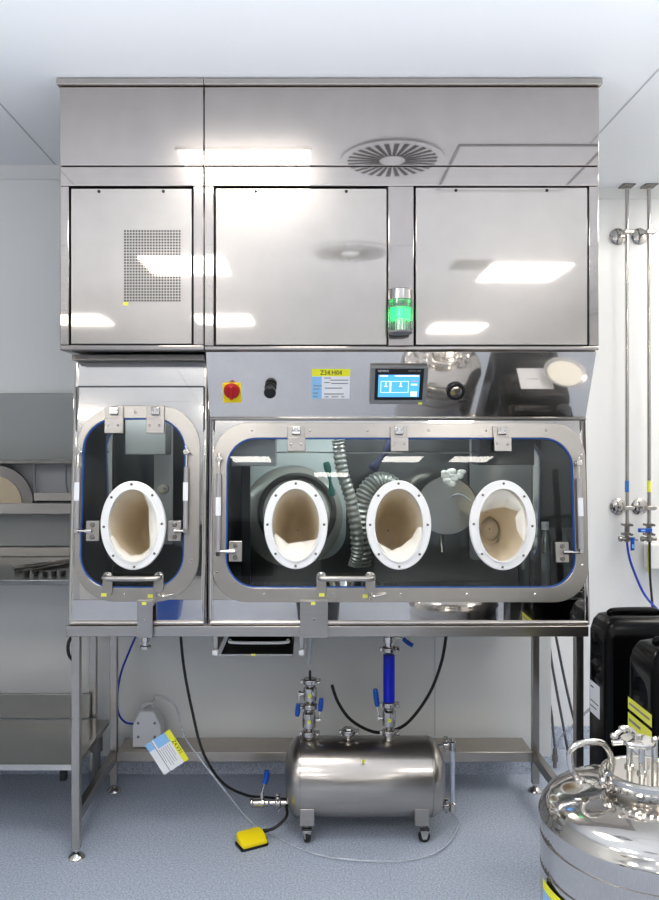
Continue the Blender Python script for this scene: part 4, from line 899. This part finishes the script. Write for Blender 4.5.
# ================================================================== JERRY CANS ON DOLLY
def boolean_cut(o, cutters):
    for cme in cutters:
        co = bpy.data.objects.new('cut', cme); C.objects.link(co)
        md = o.modifiers.new('b', 'BOOLEAN'); md.object = co; md.operation = 'DIFFERENCE'; md.solver = 'EXACT'
        bpy.context.view_layer.update()
        me = bpy.data.meshes.new_from_object(o.evaluated_get(bpy.context.evaluated_depsgraph_get()))
        o.modifiers.clear(); o.data = me; bpy.data.objects.remove(co)
def jerrycan(x0, D0, D1, wx, zb, h, label, kind):
    y0, y1 = D0-2.8, D1-2.8; x1 = x0+wx; yc = (y0+y1)/2; dy = y1-y0
    t = thing('jerrycan', ((x0+x1)/2, yc, zb), label, 'canister', 'black plastic canisters')
    mb = MB(); rs = []
    for z, ins in ((0, .03), (.012, .008), (.03, .0), (h*.45, .0), (h-.065, .002), (h-.03, .010), (h-.010, .022), (h, .045)):
        rs.append([(a, c, zb+z) for a, c in rrect(x0+ins, x1-ins, y0+ins, y1-ins, .028, 5)])
    mb.rings(rs); o = mb.build('body', CANM, t, ang=40)
    cuts = []
    c = MB(); c.ball((x0-.012-parent_world(t).x+parent_world(t).x, yc, zb+h-.150), .050, dy*.27, .055, 20, 12)
    c.v = [v-parent_world(t) for v in c.v]
    cm = bpy.data.meshes.new('c'); cm.from_pydata([tuple(v) for v in c.v], [], [f for f, _ in c.f]); 
    bm = bmesh.new(); bm.from_mesh(cm); bmesh.ops.remove_doubles(bm, verts=bm.verts, dist=1e-5); bmesh.ops.recalc_face_normals(bm, faces=bm.faces); bm.to_mesh(cm); bm.free()
    co = bpy.data.objects.new('cut', cm); C.objects.link(co); co.location = parent_world(t)
    md = o.modifiers.new('b', 'BOOLEAN'); md.object = co; md.operation = 'DIFFERENCE'; md.solver = 'EXACT'
    bpy.context.view_layer.update()
    me = bpy.data.meshes.new_from_object(o.evaluated_get(bpy.context.evaluated_depsgraph_get())); o.modifiers.clear(); o.data = me
    bpy.data.objects.remove(co)
    mb = MB(); mb.tube([(x0+.05, yc, zb+h-.004), (x0+.06, yc, zb+h+.006), (x0+wx*.55, yc, zb+h+.008), (x0+wx*.6, yc, zb+h-.004)], .014, k=5); mb.build('handle', CANM, t)
    mb = MB(); mb.lathe([(.030, 0), (.030, .012), (.034, .013), (.034, .036), (.028, .040)], (x1-.07, yc, zb+h-.003), n=28); mb.build('cap', BLACK, t)
    mb = MB(); mb.tube([(x0+.02, y0-.001, zb+h*.1), (x0+.02, y0-.001, zb+h*.9)], .004, smooth=False)
    mb.build('mould_rib', CANM, t)
    def lab(ya, yb, za, zc, mats, nm_):
        m2 = MB(); m2.box(x0-.0012, x0+.0005, y1-dy*yb, y1-dy*ya, za, zc); return m2.build(nm_, mats, t)
    if kind == 1:
        lab(.17, .66, W(0, 712, 2.68).z-.01, W(0, 683, 2.68).z, WPAPER, 'paper_label')
        m2 = MB(); 
        for i, (a, b_, z_, s_) in enumerate(((.15, .5, .50, .004), (.35, .58, .42, .012), (.15, .3, .36, .004), (.15, .55, .28, .003), (.15, .45, .25, .003))):
            m2.box(x0-.002, x0-.0012, y1-dy*(b_+.06), y1-dy*(a+.06), zb+h*(z_+.22)-s_, zb+h*(z_+.22))
        m2.build('label_print', INK, t)
    elif kind == 2:
        m2 = MB(); X = x0-.0015
        def par(ya, yb, za, zc, mi):
            m2.mi = mi; Y0, Y1 = y1-dy*ya, y1-dy*yb; m2.add([(X, Y0, za), (X, Y1, za), (X, Y1, zc), (X, Y0, zc)], [(0, 1, 2, 3)])
        ztop = W(628, 694, D1).z
        par(.10, .92, ztop-.035, ztop, 0); par(.10, .92, ztop-.085, ztop-.045, 0); par(.10, .92, ztop-.22, ztop-.086, 1)
        X = x0-.0022
        for q_ in range(5): par(.12, .80-.1*(q_ % 2), ztop-.106-.02*q_, ztop-.103-.02*q_, 2)
        par(.15, .85, ztop-.020, ztop-.014, 2); par(.15, .55, ztop-.068, ztop-.060, 2)
        m2.build('hazard_label', [YSTICK, WPAPER, GINK], t)
    return t
zc_ = .30
jerrycan(.978, 2.572, 2.752, .34, zc_, .615, 'rear black canister with small white paper label on its side', 1)
jerrycan(.931, 2.105, 2.300, .34, zc_, .632, 'front black canister with yellow and white label on its side', 2)
for D0_, l_ in ((1.88, 'black canister beside the vessel, carrying a sheet of white paper'), (1.66, 'black canister nearest the photographer, beside the vessel')):
    jerrycan(.950, D0_, D0_+.195, .34, zc_, .615, l_, 0)
o_ = MB().box(1.03, 1.19, -.895, -.755, .935, .937).build('paper_sheet', WPAPER); tag(o_, 'sheet of white paper lying on a black canister', 'paper')
t = thing('steel_dish', (1.25, -.83, .955), 'round pale steel dish on the cap of a black canister', 'dish')
mb = MB(); mb.lathe([(.0, .0), (.07, .0), (.10, .018), (.105, .018), (.074, -.004), (.0, -.004)], (1.25, -.83, .960), n=40); mb.build('dish_body', S_CHROME, t)
mb = MB(); mb.lathe([(.069, 0), (.085, .009), (.0, .009)], (1.25, -.83, .9605), n=40); mb.build('filling', CUFF, t)
t = thing('dolly', (1.12, -.36, 0), 'low steel dolly under the black canisters', 'dolly')
MB().box(.945, 1.42, -1.16, -.03, .278, .298).build('deck', S_BRUSH, t, bev=.002)
for x in (.97, 1.38):
    for y in (-1.14, -.075):
        l = MB().box(x, x+.025, y, y+.025, .06, .277).build('leg', S_BRUSH, t)
        MB().cyl((x+.0, y+.012, .03), (x+.025, y+.012, .03), .03, n=20).build('wheel', RUBBER, l)

# ================================================================== POLISHED VESSEL
vx, vy, vr = .711, -1.153, .216
t = thing('polished_vessel', (vx, vy, 0), 'polished round steel vessel with clamped lid and loop handles in front right', 'vessel')
prof = [(.0, .06), (vr-.03, .06), (vr-.008, .068), (vr, .085), (vr, .690), (vr+.0035, .694), (vr+.0035, .700), (vr, .704), (vr-.002, .716), (vr-.010, .729), (vr-.024, .739), (vr-.05, .748), (vr-.08, .755), (vr-.11, .760), (.093, .763), (.082, .768), (.079, .776)]
mb = MB(); mb.lathe(prof, (vx, vy, 0), n=96, caps=False); mb.build('shell', S_VESSEL, t, ang=60)
mb = MB()
for z in (.655, .59): mb.torus((vx, vy, z), vr, .0008, n=96, m=6)
mb.build('weld_seam', S_DARK, t)
mb = MB(); mb.lathe([(.079, 0), (.090, .004), (.090, .010), (.086, .012)], (vx, vy, .774), n=64); mb.build('neck_flange', S_CHROME, t)
mb = MB(); mb.lathe([(.086, 0), (.091, .002), (.091, .012), (.087, .015), (.080, .016), (.078, .014), (.0, .016)], (vx, vy, .787), n=64); mb.build('lid', S_CHROME, t)
mb = MB()
for i in range(40):
    a = 2*PI*i/40; mb.box(vx+.0915*math.cos(a)-.003, vx+.0915*math.cos(a)+.003, vy+.0915*math.sin(a)-.003, vy+.0915*math.sin(a)+.003, .779, .789)
mb.torus((vx, vy, .786), .0905, .004, n=64, m=8); mb.build('clamp_ring', S_CHROME, t)
for a in (190, 20, 300):
    c, s = math.cos(math.radians(a)), math.sin(math.radians(a)); q0 = Vector((vx+.095*c, vy+.095*s, .785))
    mb = MB(); mb.ball(q0+Vector((c*.006, s*.006, 0)), .008, .008, .011, 12, 8); mb.cyl(q0-Vector((0, 0, .010)), q0+Vector((0, 0, .014)), .004, n=10); mb.build('clamp_knob', S_CHROME, t)
# sight/agitator head on the lid
hx, hy = vx-.020, vy+.005
for (dx, dy_) in ((-.0, -.018), (-.012, .016)):
    mb = MB(); mb.cyl((hx+.004+dx, hy+dy_, .80), (hx+.004+dx, hy+dy_, .862), .0062, n=16); mb.lathe([(.010, 0), (.010, .005), (.006, .007)], (hx+.004+dx, hy+dy_, .802), n=16); mb.build('post', S_CHROME, t)
mb = MB(); mb.lathe([(.018, 0), (.034, .003), (.036, .006), (.036, .010), (.033, .013), (.010, .014), (.008, .022), (.0, .023)], (hx+.003, hy, .855), n=48); mb.build('head_disc', S_CHROME, t)
mb = MB(); mb.cyl((hx+.035, hy-.01, .80), (hx+.035, hy-.01, .868), .007, n=16); mb.ball((hx+.035, hy-.01, .870), .007, n=14); mb.build('riser', S_CHROME, t)
mb = MB(); mb.ball((hx-.045, hy+.004, .872), .009, .008, .008, 12, 8); mb.cyl((hx-.052, hy-.004, .860), (hx-.030, hy-.004, .862), .006, n=12); mb.ball((hx-.024, hy+.01, .885), .010, .009, .008, 12, 8); mb.tube([(hx-.045, hy+.004, .872), (hx-.02, hy+.01, .887), (hx-.0, hy+.012, .878)], .005, n=8); mb.build('disc_clamp', S_CHROME, t)
def loop_handle(pts):
    mb = MB(); mb.tube(pts, .0068, n=14, k=8)
    mb.lathe([(.012, 0), (.010, .006)], (pts[0][0], pts[0][1], pts[0][2]+.001), n=16); mb.lathe([(.012, 0), (.010, .006)], (pts[-1][0], pts[-1][1], pts[-1][2]+.001), n=16)
    mb.build('loop_handle', S_CHROME, t)
Dh = 1.655
loop_handle([W(580, 782, Dh), W(571.5, 768, Dh), W(570, 752, Dh), W(578, 744.5, Dh), W(590, 742.0, Dh+.01), W(602, 743, Dh+.02), W(609, 751, Dh+.03), W(613.5, 766, Dh+.04), W(615, 776, Dh+.05)])
hxr = 2*vx
a_ = [W(580, 782, Dh), W(571.5, 768, Dh), W(570, 752, Dh), W(578, 744.5, Dh), W(590, 742.0, Dh+.01), W(602, 743, Dh+.02), W(609, 751, Dh+.03), W(613.5, 766, Dh+.04), W(615, 776, Dh+.05)]
loop_handle([Vector((hxr-p.x, p.y, p.z)) for p in a_])
mb = MB(); mb.tube([(hx+.045, hy-.01, .872), (hx+.06, hy-.03, .876), (hx+.085, hy-.035, .868), (hx+.09, hy-.035, .81)], .006, n=12); mb.build('spray_pipe', S_CHROME, t)
# label low on the side
def curved_label(a0, a1, z0, z1, mi_mats, name):
    m2 = MB(); n = 10; vs = []; R_ = vr+.0012
    m2.rings
    for i in range(n+1):
        a = math.radians(a0+(a1-a0)*i/n); vs += [(vx+R_*math.cos(a), vy+R_*math.sin(a), z0), (vx+R_*math.cos(a), vy+R_*math.sin(a), z1)]
    m2.add(vs, [(2*i, 2*i+2, 2*i+3, 2*i+1) for i in range(n)]); m2.build(name, mi_mats, t)
curved_label(178, 205, .553, .573, YPAPER, 'yellow_label'); curved_label(178, 205, .45, .552, BPAPER, 'blue_label')
for a in (45, 135, 225, 315):
    c, s = math.cos(math.radians(a)), math.sin(math.radians(a)); x, y = vx+.15*c, vy+.15*s
    l = MB().box(x-.012, x+.012, y-.012, y+.012, .035, .07).build('caster', S_BRUSH, t); MB().cyl((x-.01, y, .025), (x+.01, y, .025), .025, n=18).build('wheel', RUBBER, l)
mb = MB(); p = W(570, 811, 1.55); mb.box(vx-.160, vx-.148, vy-.03, vy-.022, .7535, .7545)
mb.build('lid_sticker', WPAPER, t)

# things behind the photographer that the polished steel picks up
t = thing('equipment_cabinet', (-2.7, -5.2, 0), 'tall grey equipment cabinet by the left wall behind the photographer', 'cabinet')
MB().box(-3.10, -2.5, -5.8, -4.6, .08, 2.0).build('carcass', GREYP, t, bev=.006)
for y in (-5.79, -5.19): 
    dr = MB().box(-2.498, -2.48, y, y+.58, .12, 1.96).build('door', LGREY, t, bev=.003); MB().cyl((-2.46, y+.5, .95), (-2.46, y+.5, 1.15), .008).build('handle', S_CHROME, dr)
MB().box(-3.08, -2.55, -5.75, -4.65, 0, .08).build('plinth', BLACKM, t)
for nm_, x_, y_, w_, h_, m_2, l_ in (('waste_bin', -1.20, -3.95, .26, .42, BLUEP, 'blue waste bin on the floor behind the photographer'), ('storage_crate', .06, -3.95, .42, .40, BLACK, 'black crate on the floor behind the photographer')):
    t = thing(nm_, (x_, y_, 0), l_, 'bin' if 'bin' in nm_ else 'crate')
    mb = MB(); mb.rings([[(a, c, z) for a, c in rrect(x_-w_/2+i_, x_+w_/2-i_, y_-.15+i_, y_+.15-i_, .03, 4)] for z, i_ in ((0, .03), (h_, .0), (h_, .012), (.02, .04))], caps=True); mb.build('body', m_2, t)
    mb = MB(); mb.frame(rrect(x_-w_/2-.008, x_+w_/2+.008, h_-.02, h_+.004, .004, 2), rrect(x_-w_/2, x_+w_/2, h_-.016, h_, .002, 2), y_-.16, y_+.16); mb.build('rim', m_2, t)
t = thing('storage_rack', (2.3, -4.2, 0), 'dark storage rack by the right wall behind the photographer', 'rack')
for x in (2.0, 2.62):
    for y in (-4.8, -3.6): MB().box(x, x+.04, y, y+.04, 0, 1.9).build('post', S_DARK, t)
for z in (.3, .9, 1.5): MB().box(2.0, 2.66, -4.8, -3.56, z, z+.03).build('shelf', S_DARK, t)

# ================================================================== LIGHT, WORLD, CAMERA
w = bpy.data.worlds.new('room_air'); bpy.context.scene.world = w; w.use_nodes = True
w.node_tree.nodes['Background'].inputs[0].default_value = (.9, .93, 1, 1); w.node_tree.nodes['Background'].inputs[1].default_value = .3

def lamp(name, loc, rot, sx_, sy_, e, col=(1, .95, .89)):
    l = bpy.data.lights.new(name, 'AREA'); l.shape = 'RECTANGLE'; l.size = sx_; l.size_y = sy_; l.energy = e; l.color = col
    o = bpy.data.objects.new(name, l); C.objects.link(o); o.location = loc; o.rotation_euler = rot
lamp('added_uplight', (0, -1.9, 2.0), (PI, 0, 0), 4.8, 3.0, 33, (.97, .97, .98))  # unseen upward fill added to brighten the ceiling, no such fitting in the room
lamp('added_uplight', (0, -6.5, 2.1), (PI, 0, 0), 4.8, 6, 40, (1, .98, .96))  # second added fill for the ceiling behind the camera
cam = bpy.data.cameras.new('camera'); co = bpy.data.objects.new('camera', cam); C.objects.link(co)
co.location = (0, -2.8, CH); co.rotation_euler = (PI/2, 0, 0)
cam.sensor_fit = 'HORIZONTAL'; cam.sensor_width = 36; cam.lens = F/659*36
cam.shift_x = (329.5-VX)/659; cam.shift_y = -(450-VY)/659; cam.clip_start = .05; cam.clip_end = 60
sc = bpy.context.scene; sc.camera = co
sc.view_settings.view_transform = 'Standard'; sc.view_settings.exposure = 0.27
try: sc.view_settings.look = 'Medium High Contrast'
except Exception: print('LOOKFAIL')
sc.cycles.max_bounces = 10; sc.cycles.diffuse_bounces = 5; sc.cycles.glossy_bounces = 6; sc.cycles.transparent_max_bounces = 12
sc.cycles.caustics_reflective = True; sc.cycles.sample_clamp_indirect = 4
sc.cycles.use_denoising = True
